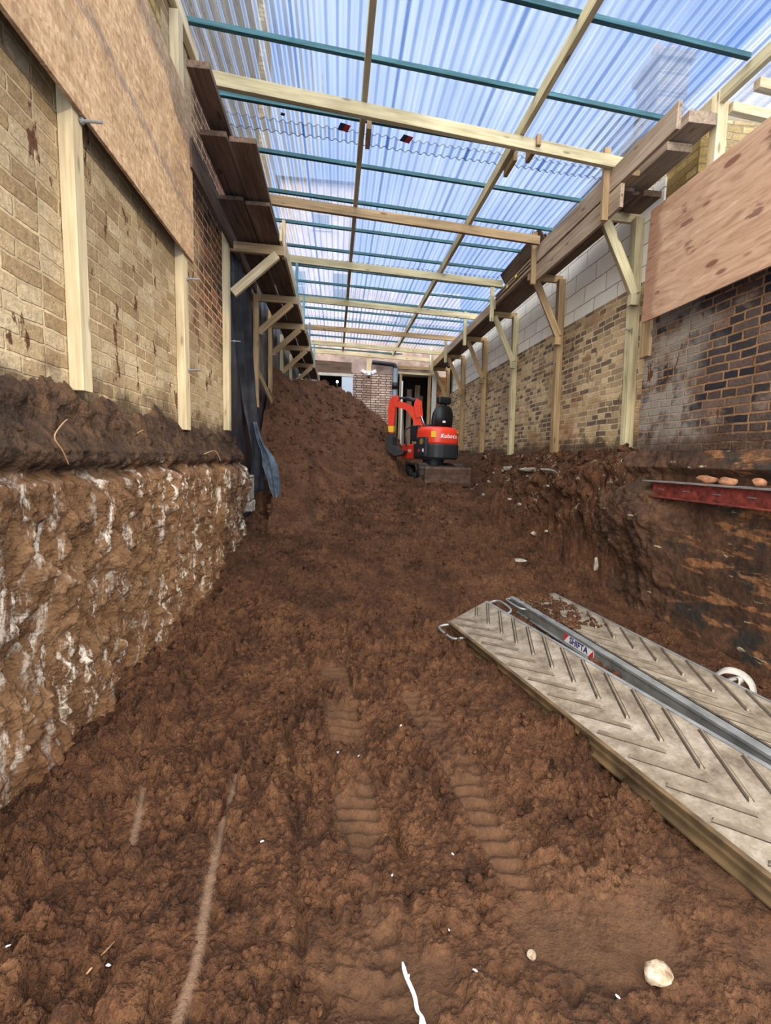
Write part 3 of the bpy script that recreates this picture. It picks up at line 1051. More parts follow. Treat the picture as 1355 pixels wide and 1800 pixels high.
def bracket_right(i, y, zfoot):
    b = thing('platform_bracket', 'timber bracket on right wall, %s of six from the camera, propping the boards' % ORD[i], 'bracket', (3.35, y, zfoot), group='right wall brackets')
    m = M_GREENISH if i in (0, 2) else M_BROWNPINE
    timber('wall_post', (3.345, y - 0.20, zfoot), (3.345, y - 0.05, 4.30), 0.10, 0.10, m, b, roll=math.pi / 2)
    timber('arm', (2.84, y, 4.335), (3.42, y + 0.03, 4.335), 0.05, 0.10, M_PINE if i == 0 else M_BROWNPINE, b)
    timber('brace', (2.93, y - 0.07, 4.27), (3.29, y - 0.20, 3.42), 0.10, 0.095, m, b)
    timber('packer', (3.27, y - 0.21, 3.30), (3.27, y - 0.21, 3.42), 0.07, 0.09, m, b, roll=math.pi / 2)
    timber('cleat', (2.78, y - 0.34, 4.10), (2.78, y - 0.30, 4.84), 0.04, 0.07, M_BROWNPINE if i < 2 else M_GREENISH, b, roll=math.pi / 2)
    if i < 3:
        bolt(b.location, b, (3.29, y - 0.16, 3.05), d=(-1, 0, 0), L=0.05)
    return b


for i, (y, zf) in enumerate([(5.40, 1.63), (7.25, 1.64), (9.12, 1.65), (11.0, 1.71), (12.9, 1.8), (14.7, 1.85)]):
    bracket_right(i, y, zf)

# short offcut nailed under the plywood
o = timber('timber_offcut', (3.235, 4.84, 2.66), (3.235, 4.86, 3.12), 0.05, 0.13, M_BROWNPINE)
tag(o, 'short brown timber offcut hanging below the corner of the plywood sheet', 'timber offcut')

# plywood sheet
mb = MatBuilder('plywood', 0.72, 0.3)
co = mb.coord()
g = mb.noise(mb.mapping(co, (1, 1.1, 7.5)), 2.2, 6, 0.6, 1.2)
pc = mb.ramp(g, [(0.3, srgb(142, 106, 82)), (0.47, srgb(172, 136, 108)), (0.62, srgb(184, 150, 122)), (0.78, srgb(198, 170, 144))])
kn = mb.voronoi(mb.mapping(co, (0, 1.9, 5.6), (0, 0.35, 0.2)), 1.0)
knc = mb.voronoi(mb.mapping(co, (0, 1.9, 5.6), (0, 0.35, 0.2)), 1.0, 'Color')
kb = mb.n.new('ShaderNodeRGBToBW')
mb.l.new(knc, kb.inputs[0])
kf = mb.math('MULTIPLY', mb.step(kn, 0.19, 0.13), mb.step(kb.outputs[0], 0.40, 0.46))
pc = mb.mix(mb.math('MULTIPLY', kf, 0.8), pc, srgb(96, 52, 40))
stn = mb.noise(mb.mapping(co, (0, 1.1, 4.4), (0, 2.2, 0.6)), 2.0, 4, 0.55)
pc = mb.mix(mb.math('MULTIPLY', mb.step(stn, 0.60, 0.66), 0.7), pc, srgb(84, 46, 36))
sy_ = mb.sep(co)[1]
wet = mb.step(mb.math('ADD', sy_, mb.math('MULTIPLY', mb.math('SUBTRACT', mb.noise(co, 5, 4), 0.5), 0.25)), 1.27, 1.36)
pc = mb.mix(mb.math('MULTIPLY', wet, 0.55), pc, srgb(120, 76, 56))
mb.bump(g, 0.12, 0.003)
M_PLY = mb.color(pc)
o = box('plywood_sheet', (3.085, 1.75, 2.97), (3.105, 4.72, 4.06), M_PLY, bevel=0.002)
tag(o, 'knotty reddish plywood sheet fixed on the right wall', 'board')


# ------------------------------------------------------------------ boards on the platforms
def board(p0, p1, w, h, mat, label, group, cat='plank', name='scaffold_board', roll=0.0, warp=0.004):
    o = timber(name, p0, p1, w, h, mat, None, roll=roll, warp=warp, segs=6)
    return tag(o, label, cat, group)


GL = 'boards on the left platform'
board((-0.965, 3.50, 4.05), (-0.98, 7.3, 4.02), 0.15, 0.045, M_SCAFF_D, 'narrow dark plank reaching nearest, highest at the left wall', GL)
board((-1.00, 3.99, 3.945), (-1.00, 5.78, 3.94), 0.20, 0.04, M_SCAFF_D, 'dark plank end on left platform, the one against the wall', GL)
board((-0.785, 4.03, 3.935), (-0.80, 5.85, 3.94), 0.205, 0.04, M_SCAFF_D, 'dark plank end on left platform, the outer one beside the roof', GL)
board((-1.19, 4.05, 3.83), (-1.19, 7.0, 3.86), 0.03, 0.22, M_SCAFF_D, 'dark plank standing on edge against the left wall', GL)
names_far = ['inner', 'middle', 'outer']
for b, (ya, yb) in enumerate([(4.75, 8.75), (8.6, 12.2), (12.0, 15.0)]):
    for k in range(2):
        x = (-1.04, -0.80)[k] + (0.0 if b == 0 else 0.01)
        board((x, ya + 0.06 * k, 3.885 - 0.04 * (b == 0) + 0.02), (x, yb, 3.885 - 0.04 * (b == 0) + 0.02), 0.225, 0.035, M_SCAFF_D,
              'dark plank of left platform, %s stretch, %s row' % (('first', 'middle', 'last')[b], ('wall side', 'outer')[k]), GL)
    board((-0.672, ya + 0.75, 3.93), (-0.672, yb, 3.93), 0.03, 0.17, M_BROWNPINE if b else M_PINE,
          'edge plank along the outer side of left platform, %s stretch' % ('first', 'middle', 'last')[b], GL)

GR = 'boards on the right platform'
for b, (ya, yb) in enumerate([(5.0, 8.9), (8.75, 12.7), (12.5, 15.1)]):
    for k, x in enumerate((2.96, 3.175)):
        board((x, ya + 0.05 * k, 4.405), (x, yb, 4.405), 0.21, 0.035, M_SCAFF_D,
              'dark plank of right platform, %s stretch, %s row' % (('first', 'middle', 'last')[b], ('outer', 'wall side')[k]), GR)
# upright edge planks
board((2.83, 4.05, 4.47), (2.83, 7.02, 4.52), 0.04, 0.22, M_SCAFF, 'upper edge plank of right platform, overhanging towards the camera', GR, warp=0.006)
board((2.835, 4.84, 4.255), (2.835, 6.93, 4.255), 0.04, 0.23, M_SCAFF, 'lower edge plank of right platform by the nearest bracket', GR)
board((2.835, 8.8, 4.42), (2.835, 12.6, 4.42), 0.035, 0.18, M_SCAFF, 'edge plank in the middle stretch of right platform', GR)
board((2.835, 12.7, 4.42), (2.835, 15.0, 4.42), 0.035, 0.18, M_BROWNPINE, 'edge plank at the far end of right platform', GR)
# heavy timbers lying on the boards, ends towards the camera
board((3.16, 4.20, 4.585), (3.14, 6.6, 4.585), 0.27, 0.10, M_SCAFF, 'heavy stacked timber nearest the camera on right platform', GR)
board((3.13, 4.44, 4.49), (3.12, 6.9, 4.49), 0.25, 0.075, M_SCAFF, 'second timber under the heavy one on right platform', GR)
board((2.93, 4.80, 4.45), (2.95, 6.8, 4.45), 0.10, 0.05, M_BROWNPINE, 'thin batten lying between edge plank and heavy timbers', GR)
board((3.24, 4.95, 4.355), (3.24, 5.3, 4.355), 0.2, 0.06, M_SCAFF_D, 'short dark board end under the stacked timbers', GR)
# stack of sheets in the second bay, edges towards the site
for k in range(5):
    z = 4.435 + 0.034 * k
    board((2.905 + 0.012 * (k % 2), 7.05 + 0.05 * (k % 3), z), (2.905 + 0.012 * (k % 2), 9.0 - 0.04 * k, z), 0.115, 0.026, (M_SCAFF, M_BROWNPINE, M_SCAFF_D)[k % 3],
          'flat batten in the stack behind the second right bracket, %s' % ('lowest', 'second up', 'middle', 'second from top', 'topmost')[k], 'battens stacked on right platform', warp=0.002)
# two panels leaning on the platform, and rubble behind the third bracket
board((2.93, 6.95, 4.78), (2.93, 8.6, 4.74), 0.02, 0.30, M_SCAFF_D, 'panel leaning over the right platform, the upper one', GR, name='tilted_plank', cat='plank', roll=-0.55)
board((3.0, 6.9, 4.72), (3.0, 8.4, 4.70), 0.02, 0.26, M_SCAFF_D, 'panel leaning over the right platform, the lower one behind', GR, name='tilted_plank', cat='plank', roll=-0.65)
M_TAG = flat_mat('yellow_tag', srgb(214, 200, 80), 0.6)
for k, (y, z) in enumerate([(7.75, 4.51), (8.15, 4.49)]):
    o = box('yellow_tag', (2.832, y, z), (2.842, y + 0.06, z + 0.05), M_TAG)
    tag(o, 'small yellow tag on the stacked battens, the %s one' % ('nearer', 'farther')[k], 'tag', 'yellow tags')

o = timber('timber_upright', (3.36, 4.25, 3.98), (3.36, 4.27, 4.84), 0.09, 0.10, M_PINE, roll=math.pi / 2)
tag(o, 'pale timber upright rising behind the top of the plywood sheet', 'timber post')

# ------------------------------------------------------------------ roof: cross beams, rafters, battens, sheets
BEAMS = [((-1.27, 4.46), (2.94, 5.05)), ((-0.95, 6.31), (2.80, 6.82)), ((-0.95, 8.04), (2.85, 8.49)), ((-1.02, 9.92), (3.18, 10.46)),
         ((-1.00, 11.98), (3.08, 12.36)), ((-1.0, 13.5), (3.12, 14.0)), ((-1.0, 14.55), (3.2, 15.1))]
for i, (a, b) in enumerate(BEAMS):
    o = timber('cross_beam', (a[0], a[1], 4.665), (b[0], b[1], 4.665), 0.05, 0.115, (M_GREENISH, M_BROWNPINE, M_GREENISH, M_GREENISH, M_BROWNPINE, M_GREENISH, M_PINE)[i], segs=6, warp=0.003)
    tag(o, 'timber beam across the roof, %s of seven counted from the camera' % (ORD + ['last'])[i], 'beam', 'roof cross beams')
# short packers screwed beside beams
for i, (x, y) in enumerate([(0.24, 5.0), (1.79, 5.25), (1.93, 4.98)]):
    o = timber('packing_block', (x, y - 0.13, 4.70), (x, y + 0.17, 4.70), 0.045, 0.10, M_BROWNPINE)
    tag(o, ('short packer beside middle rafter under the first beam', 'short packer beside right-hand rafter behind the first beam', 'short block fixed in front of right-hand rafter at first beam')[i], 'timber block')

RAFT = [(-1.25, 1.9, 4.47, 'against the left wall near the camera'), (0.165, 1.9, 15.2, 'down the middle left of the roof'),
        (1.74, 1.9, 15.1, 'down the middle right of the roof'), (3.34, 1.9, 4.55, 'above the right wall near the camera')]
for x, ya, yb, w in RAFT:
    o = timber('rafter', (x + (0.045 if 0 < x < 3 else 0), ya, 4.79), (x - (0.09 if 0 < x < 3 else 0), yb, 4.79), 0.05, 0.115, M_PINE if x in (-1.25,) else M_GREENISH)
    tag(o, 'long rafter running %s' % w, 'rafter', 'roof rafters')

rows = [2.66, 3.44, 4.20, 4.93, 5.68, 6.46, 7.22, 7.99, 8.75, 9.50, 10.3, 11.1, 11.9, 12.7, 13.5, 14.3, 15.0]
row_words = ['first', 'second', 'third', 'fourth', 'fifth', 'sixth', 'seventh', 'eighth', 'ninth', 'tenth', 'eleventh', 'twelfth', 'thirteenth', 'fourteenth', 'fifteenth', 'sixteenth', 'last']
for i, y in enumerate(rows):
    xl = -1.35 if y < 5 else -1.2
    o = timber('roof_batten', (xl, y + 0.105 * (xl + 1.25), 4.868), (3.30, y + 0.105 * 4.55, 4.868), 0.038, 0.04, M_TEAL)
    tag(o, 'teal roof batten under the clear sheets, %s from the camera end' % row_words[i], 'batten', 'teal roof battens')


def clear_sheet_mat(name, tint, haze, gloss_tint, bend=1.16, veil=(0.82, 0.88, 0.97, 1)):
    mb = MatBuilder(name)
    n, l = mb.n, mb.l
    n.remove(mb.b)
    tr = n.new('ShaderNodeBsdfTransparent')
    gl = n.new('ShaderNodeBsdfGlossy')
    gl.inputs['Roughness'].default_value = 0.09
    gl.inputs['Color'].default_value = gloss_tint
    tl = n.new('ShaderNodeBsdfTranslucent')
    tl.inputs['Color'].default_value = veil
    df = n.new('ShaderNodeBsdfDiffuse')
    df.inputs['Color'].default_value = (0.75, 0.80, 0.9, 1)
    co = mb.coord()
    # rain streaks and dust held in the corrugations
    st = mb.noise(mb.mapping(co, (9.0, 0.12, 1)), 1.0, 4, 0.6)
    dust = mb.noise(co, 2.3, 4, 0.6)
    hz = mb.math('ADD', mb.math('MULTIPLY', mb.step(st, 0.45, 0.8), haze), mb.math('MULTIPLY', dust, haze * 0.35))
    col = mb.ramp(st, [(0.3, tuple(c * 0.88 for c in tint[:3]) + (1,)), (0.6, tint)])
    m0 = n.new('ShaderNodeMixShader')
    l.new(tl.outputs[0], m0.inputs[1])
    l.new(df.outputs[0], m0.inputs[2])
    m0.inputs[0].default_value = 0.25
    m1 = n.new('ShaderNodeMixShader')
    l.new(hz, m1.inputs[0])
    l.new(m0.outputs[0], m1.inputs[2])
    rf = n.new('ShaderNodeBsdfRefraction')
    rf.inputs['IOR'].default_value = bend
    rf.inputs['Roughness'].default_value = 0.04
    ge = n.new('ShaderNodeNewGeometry')
    nx = mb.math('ABSOLUTE', mb.math('SUBTRACT', mb.sep(ge.outputs['True Normal'])[0], 0.08))
    flank = mb.step(nx, 0.57, 0.70)
    ribbed = mb.mix(mb.math('MULTIPLY', flank, 0.8), col, (0.40, 0.50, 0.70, 1))
    l.new(ribbed, tr.inputs['Color'])
    l.new(ribbed, rf.inputs['Color'])
    mt = n.new('ShaderNodeMixShader')
    mt.inputs[0].default_value = 0.55
    l.new(tr.outputs[0], mt.inputs[1])
    l.new(rf.outputs[0], mt.inputs[2])
    l.new(mt.outputs[0], m1.inputs[1])
    fr = n.new('ShaderNodeFresnel')
    fr.inputs['IOR'].default_value = 1.5
    m2 = n.new('ShaderNodeMixShader')
    l.new(mb.math('MULTIPLY', fr.outputs[0], 0.4), m2.inputs[0])
    l.new(m1.outputs[0], m2.inputs[1])
    l.new(gl.outputs[0], m2.inputs[2])
    l.new(m2.outputs[0], mb.out.inputs[0])
    return mb.m


M_SHEET = clear_sheet_mat('clear_corrugated_plastic', (0.94, 0.97, 1.0, 1), 0.16, (0.9, 0.95, 1, 1))
PITCH = 0.09
M_EDGE = flat_mat('dark_sheet_edge', srgb(52, 62, 84), 0.5, wear=0.1)


def corrugated(name, xa, xb, ya, yb, z, label, group, skew=0.07, mat=None):
    n = int(round((xb - xa) / PITCH * 10)) + 1
    xs = np.linspace(xa, xb, n)
    ts = np.linspace(0, 1, 7)
    X = np.repeat(xs[None, :], len(ts), 0)
    Y = ya + (yb - ya) * ts[:, None] + skew * (X + 1.2)
    Z = z + 0.013 * np.cos(X / PITCH * 2 * math.pi) + 0.004 * np.sin(Y * 1.7 + X)
    c = np.array([(xa + xb) / 2, (ya + yb) / 2, z])
    o = grid_mesh(name, X - c[0], Y - c[1], Z - c[2], mat or M_SHEET, flip=True)
    o.location = c
    for row in ((0, -1) if mat is None else ()):
        # sawn end of the sheet, edge on
        ex_, ey_, ez_ = X[row] - c[0], Y[row] - c[1], Z[row] - c[2]
        EX_ = np.stack([ex_] * 5)
        EY_ = np.stack([ey_ - 0.003, ey_ + 0.003, ey_ + 0.003, ey_ - 0.003, ey_ - 0.003])
        EZ_ = np.stack([ez_ - 0.0035, ez_ - 0.0035, ez_ + 0.0035, ez_ + 0.0035, ez_ - 0.0035])
        grid_mesh('cut_edge', EX_, EY_, EZ_, M_EDGE, o, smooth=False)
    return tag(o, label, 'roofing sheet', group)


cols = [(-1.33, -0.405), (-0.45, 0.495), (0.45, 1.395), (1.35, 2.295), (2.25, 3.36)]
colw = ['leftmost', 'second from left', 'middle', 'second from right', 'rightmost']
bays = [(1.9, 5.45, 4.925), (5.28, 8.75, 4.932), (8.6, 12.1, 4.926), (11.95, 15.0, 4.933)]
bayw = ['first bay over the camera', 'second bay', 'third bay', 'far bay']
for b, (ya, yb, z) in enumerate(bays):
    for c, (xa, xb) in enumerate(cols):
        corrugated('roofing_sheet', xa, xb, ya, yb, z + 0.006 * (c % 2), 'clear corrugated roofing sheet, %s, %s' % (bayw[b], colw[c]), 'clear corrugated sheets')

# stickers and dirt on the sheets
M_STK_R = flat_mat('red_sticker', srgb(196, 60, 66), 0.5)
M_STK_B = flat_mat('navy_sticker', srgb(42, 56, 96), 0.5)
for k, (x, y, s) in enumerate([(0.0, 5.25, 0.055), (0.66, 5.33, 0.055), (-0.61, 5.15, 0.02)]):
    t = thing('sheet_sticker', ('red and navy sticker under the clear roof left of the middle rafter', 'red and navy sticker under the clear roof right of the middle rafter', 'tiny dark sticker under the clear roof near the left wall')[k], 'sticker', (x, y, 4.886))
    bm = bmesh.new()
    bx(bm, (-s, -s, -0.001), (0, s, 0.001))
    bm_obj('navy_half', bm, M_STK_B, t)
    bm = bmesh.new()
    bx(bm, (0, -s, -0.001), (s, s, 0.001))
    bm_obj('red_half', bm, M_STK_R if k < 2 else M_STK_B, t)
    t.rotation_euler = (0, 0, 0.3)

# second little roof beyond the right wall
M_SHEET2 = clear_sheet_mat('milky_corrugated_plastic', (0.98, 0.98, 0.98, 1), 0.8, (1, 1, 1, 1), veil=(1, 1, 1, 1))
corrugated('roofing_sheet', 3.40, 5.6, 1.9, 4.55, 5.12, 'milky corrugated sheet of the little roof beyond the right wall', None, 0.06, M_SHEET2)
for k, y in enumerate((3.62, 3.95, 4.22)):
    o = timber('lean_to_rafter', (3.42, y, 4.70 + 0.06 * (k == 0)), (5.6, y + 0.25, 4.70 + 0.06 * (k == 0)), 0.06, 0.08, M_PINE)
    tag(o, 'sunlit rafter of the little roof beyond right wall, the %s' % ('nearest', 'middle', 'farthest')[k], 'rafter', 'rafters of the little roof')
# lead flashing scrap
bm = bmesh.new()
for q in [((0, 0, 0), (0.16, 0.02, -0.02), (0.13, 0.03, -0.14), (0.06, 0.0, -0.12))]:
    a = [bm.verts.new(p) for p in q]
    bm.faces.new(a)
r = bmesh.ops.extrude_face_region(bm, geom=bm.faces[:])
for v in [g_ for g_ in r['geom'] if isinstance(g_, bmesh.types.BMVert)]:
    v.co.y += 0.006
o = bm_obj('flashing_scrap', bm, flat_mat('grey_lead', srgb(150, 156, 164), 0.5, 0.4))
o.location = (3.405, 4.45, 4.30)
o.rotation_euler = (0.1, 0, math.radians(-85))
tag(o, 'bent grey metal flashing scrap behind the plywood top', 'flashing')

# ------------------------------------------------------------------ black plastic sheet on the left wall
mb = MatBuilder('black_polythene', 0.38, 0.5)
pn = mb.noise(mb.coord(), 7, 5, 0.6)
mb.bump(pn, 0.35, 0.02)
M_POLY = mb.color(mb.ramp(pn, [(0.35, srgb(26, 28, 32)), (0.7, srgb(52, 55, 62))]))
mb = MatBuilder('grey_blue_polythene', 0.42, 0.5)
pn = mb.noise(mb.coord(), 9, 5, 0.6)
mb.bump(pn, 0.3, 0.02)
M_POLY2 = mb.color(mb.ramp(pn, [(0.35, srgb(52, 60, 70)), (0.7, srgb(108, 122, 134))]))

py, pz = np.meshgrid(np.linspace(5.55, 15.2, 420), np.linspace(0.3, 4.3, 90), indexing='ij')
px_ = -1.262 + 0.010 * np.sin(py * 9 + 0.8 * np.sin(pz * 2)) + 0.014 * fbm(py * 2.2, pz * 0.7, 901, 4) + 0.005 * np.sin(py * 23 + pz)
px_ = np.clip(px_, -1.276, -1.245)
o = grid_mesh('plastic_membrane', px_, py, pz, M_POLY, flip=True)
m_ = o.modifiers.new('thickness', 'SOLIDIFY')
m_.thickness = 0.002
tag(o, 'black plastic membrane hung on left wall behind the brackets', 'plastic sheet')

# torn strip of the membrane hanging forward and down over the soil
spine = smooth_path([(-1.22, 5.75, 3.85), (-1.19, 5.95, 3.2), (-1.19, 6.3, 2.6), (-1.17, 6.5, 2.1), (-1.12, 6.6, 1.60), (-1.13, 6.6, 1.0)], 10)
wid = np.interp(np.linspace(0, 1, len(spine)), [0, 0.3, 0.7, 1], [0.10, 0.20, 0.22, 0.25])


def ribbon(name, spine, wid, side, mat, parent=None, fold=0.03, seed=1, nx_=14):
    n = len(spine)
    S = np.array([list(p) for p in spine])
    u = np.linspace(-1, 1, nx_)
    X = np.zeros((n, nx_))
    Y = X.copy()
    Z = X.copy()
    for i in range(n):
        sd = Vector(side).normalized()
        f = fold * np.sin(u * 5.5 + i * 0.12 + seed) + 0.4 * fold * np.sin(u * 11 + i * 0.3)
        X[i] = S[i, 0] + u * wid[i] * sd.x + f * (1 - abs(sd.x))
        Y[i] = S[i, 1] + u * wid[i] * sd.y - f * abs(sd.x)
        Z[i] = S[i, 2] + u * wid[i] * sd.z
    o = grid_mesh(name, X, Y, Z, mat, parent)
    m_ = o.modifiers.new('thickness', 'SOLIDIFY')
    m_.thickness = 0.003
    return o


ts_ = thing('plastic_strip', 'torn black plastic strip hanging off the left wall with grey-blue tail over the soil', 'plastic sheet', (0, 0, 0))
ribbon('strip', spine, wid, (0.25, 0.9, 0.0), M_POLY, ts_, 0.035, 2)
sp2 = smooth_path([(-1.14, 6.55, 1.95), (-1.08, 6.6, 1.70), (-0.99, 6.67, 1.50), (-0.93, 6.75, 1.25), (-0.885, 6.8, 0.98), (-0.855, 6.84, 0.78)], 8)
w2 = np.interp(np.linspace(0, 1, len(sp2)), [0, 0.3, 0.5, 0.75, 1], [0.03, 0.05, 0.11, 0.08, 0.015])
tl_ = ribbon('tail', sp2, w2, (0.85, 0.45, 0.1), M_POLY2, ts_, 0.03, 4)
tl_['label'] = 'grey-blue tail'

# pale lump of concrete at the end of the bank


def rock(name, loc, size, mat, label, cat='stone', seed=0, group=None, rough=0.25, sub=3):
    rg = np.random.default_rng(seed + 100)
    bm = bmesh.new()
    bmesh.ops.create_icosphere(bm, subdivisions=sub, radius=1.0)
    ax = rg.normal(size=(7, 3))
    ax /= np.linalg.norm(ax, axis=1)[:, None]
    cut = rg.uniform(0.5, 0.88, 7)
    for v in bm.verts:
        p = np.array(v.co)
        for a_, c_ in zip(ax, cut):
            d_ = p @ a_
            if d_ > c_:
                p = p - a_ * (d_ - c_)
        p = p * (1 + rough * 0.2 * (rg.random() - 0.5))
        v.co = Vector(p * np.array(size))
    o = bm_obj(name, bm, mat)
    o.location = loc
    o.rotation_euler = (0, 0, rg.uniform(0, 6))
    return tag(o, label, cat, group)


M_CONC = flat_mat('pale_concrete', srgb(150, 140, 126), 0.9, wear=0.3, scale=12)
mb = MatBuilder('muddy_stone', 0.9, 0.2)
ns = mb.noise(mb.coord(), 12, 5, 0.65)
M_STONE = mb.color(mb.ramp(ns, [(0.36, srgb(96, 70, 50)), (0.47, srgb(146, 130, 108)), (0.64, srgb(186, 178, 164))]))
mb.bump(ns, 0.6, 0.01)
M_RUBBLE = flat_mat('brick_rubble', srgb(150, 104, 74), 0.9, wear=0.3, scale=14)
bm = bmesh.new()
bx(bm, (-0.06, -0.16, -0.10), (0.07, 0.16, 0.19), None, 0.02)
bx(bm, (-0.05, -0.12, -0.24), (0.08, 0.13, -0.11), None, 0.02)
for v in bm.verts:
    v.co += Vector((random.uniform(-.012, .012), random.uniform(-.02, .02), random.uniform(-.015, .015)))
o = bm_obj('concrete_lump', bm, M_CONC)
o.location = (-1.12, 5.86, 1.06)
tag(o, 'broken pale concrete lump stuck in the end of the left earth bank', 'concrete')

# roots poking out of the dark soil
M_ROOT = flat_mat('pale_root', srgb(160, 126, 90), 0.8)
o = tube('root', smooth_path([(-1.15, 2.14, 1.63), (-1.12, 2.04, 1.60), (-1.12, 1.99, 1.55), (-1.11, 2.02, 1.50), (-1.12, 2.08, 1.44)], 5), 0.003, M_ROOT, None, 6)
tag(o, 'thin pale root curling out of the dark soil, nearest on the left', 'root')
o = tube('root', smooth_path([(-1.17, 2.98, 1.62), (-1.15, 2.92, 1.63), (-1.15, 2.84, 1.61)], 5), 0.003, M_ROOT, None, 6)
tag(o, 'short pale root in the dark soil below the second left stud', 'root')
o = tube('root', smooth_path([(-1.13, 4.1, 1.50), (-1.09, 4.3, 1.53), (-1.06, 4.38, 1.44)], 5), 0.004, M_ROOT, None, 6)
tag(o, 'thin root hanging at the top of the left bank farther along', 'root')

# ------------------------------------------------------------------ steel beam on the right
M_RED_OX = flat_mat('red_oxide_paint', srgb(112, 46, 36), 0.65, wear=0.35, scale=18)
M_FLANGE = flat_mat('grey_dusty_steel', srgb(128, 122, 120), 0.55, 0.2, wear=0.2, scale=9)
sb = thing('steel_beam', 'red painted steel beam with grey top flange set in the right wall', 'steel beam', (3.1, 3.2, 1.24))
bmL = -1.5
for nm, lo, hi, mt in [('top_flange', (-0.06, bmL, 0.115), (0.14, 1.22, 0.128), M_FLANGE), ('web', (-0.022, bmL, -0.015), (-0.006, 1.10, 0.115), M_RED_OX),
                       ('bottom_flange', (-0.06, bmL, -0.03), (0.14, 1.10, -0.015), M_RED_OX)]:
    bm = bmesh.new()
    bx(bm, lo, hi, None, 0.002)
    bm_obj(nm, bm, mt, sb)
for y in (0.95, 0.62, 0.28, -0.05, -0.35):
    bm = bmesh.new()
    bx(bm, (-0.030, y, 0.045), (-0.021, y + 0.07, 0.055), None, 0.001)
    bm_obj('slot_bolt', bm, M_STEEL, sb)
for k, (y, z, s) in enumerate([(3.72, 1.405, 0.09), (3.50, 1.40, 0.075), (3.22, 1.40, 0.06)]):
    rock('brick_rubble', (3.15, y, z), (0.05, s, 0.04), M_RUBBLE, 'orange brick rubble on the steel beam, %s piece' % ('farthest', 'middle', 'nearest')[k], 'rubble', 20 + k, 'rubble on the steel beam')
# edge of an old concrete strip on the right ledge
for k, (x, y, L) in enumerate([(2.93, 6.3, 0.55), (2.93, 7.0, 0.65), (2.90, 7.75, 0.3)]):
    o = rock('concrete_edge', (x, y, 1.40), (0.10, L * 0.55, 0.045), M_CONC, 'pale broken concrete edge on the right ledge, %s piece' % ('nearest', 'middle', 'farthest')[k], 'concrete', 30 + k, 'concrete edge of the right ledge')
    o.rotation_euler = (0, 0, 0.05)
rock('white_stone', (2.80, 4.72, 0.44), (0.035, 0.03, 0.09), M_CONC, 'white splash of plaster in a hole of the right bank', 'plaster', 41)
rock('white_stone', (2.2, 5.35, 0.33), (0.09, 0.05, 0.025), M_CONC, 'flat pale stone on the soil behind the ramps', 'stone', 42)

rs = np.random.default_rng(5)
cb = []
while len(cb) < 16:
    x, y = rs.uniform(2.3, 3.0), rs.uniform(5.0, 8.6)
    z = float(ground_full(np.array([[x]]), np.array([[y]]))[0][0, 0])
    if 0.5 < z < 1.45:
        cb.append((x, y, z))
cb.sort(key=lambda p: p[1])
for k, (x, y, z) in enumerate(cb):
    r = rs.uniform(0.018, 0.045)
    rock('chalk_lump', (x - 0.01, y, z + r * 0.2), (r, r * 1.2, r * 0.8), M_CONC, 'pale lump of chalk or mortar lodged in the right earth bank beyond the pit', 'stone', 200 + k, 'pale lumps in the right bank', 1.5, 1)

# ------------------------------------------------------------------ loading ramps
mb = MatBuilder('dusty_aluminium', 0.62, 0.4, 0.35)
co = mb.coord()
d1 = mb.noise(co, 7, 6, 0.65)
d2 = mb.noise(co, 60, 4, 0.6)
rc = mb.ramp(d1, [(0.34, srgb(104, 92, 78)), (0.5, srgb(140, 128, 112)), (0.68, srgb(168, 158, 144))])
rc = mb.mix(1.0, rc, mb.ramp(d2, [(0.3, (0.75, 0.74, 0.72)), (0.65, (1.06, 1.05, 1.04))]), 'MULTIPLY')
mud = mb.noise(mb.mapping(co, (1, 1, 1), (3, 3, 0)), 5, 5, 0.68)
rc = mb.mix(mb.math('MULTIPLY', mb.step(mud, 0.60, 0.68), 0.55), rc, srgb(112, 86, 64))
mb.bump(mb.math('ADD', d1, mb.math('MULTIPLY', d2, 0.3)), 0.2, 0.006)
M_ALU = mb.color(rc)
M_BAR = flat_mat('worn_bar', srgb(122, 110, 94), 0.6, 0.2, wear=0.2, scale=12)
M_BAR_SHADE = flat_mat('bar_shade', srgb(54, 44, 36), 0.9, wear=0.3, scale=30)  # dark colour imitating shade along the tread bars
M_RAIL = flat_mat('muddy_rail', srgb(94, 75, 50), 0.7, 0.15, wear=0.4, scale=6)
M_RAILG = flat_mat('grey_rail', srgb(140, 142, 142), 0.5, 0.5, wear=0.2, scale=8)
M_NAVY = flat_mat('navy_print', srgb(34, 40, 104), 0.5, wear=0.03)
M_REDP = flat_mat('red_print', srgb(196, 38, 48), 0.5, wear=0.03)


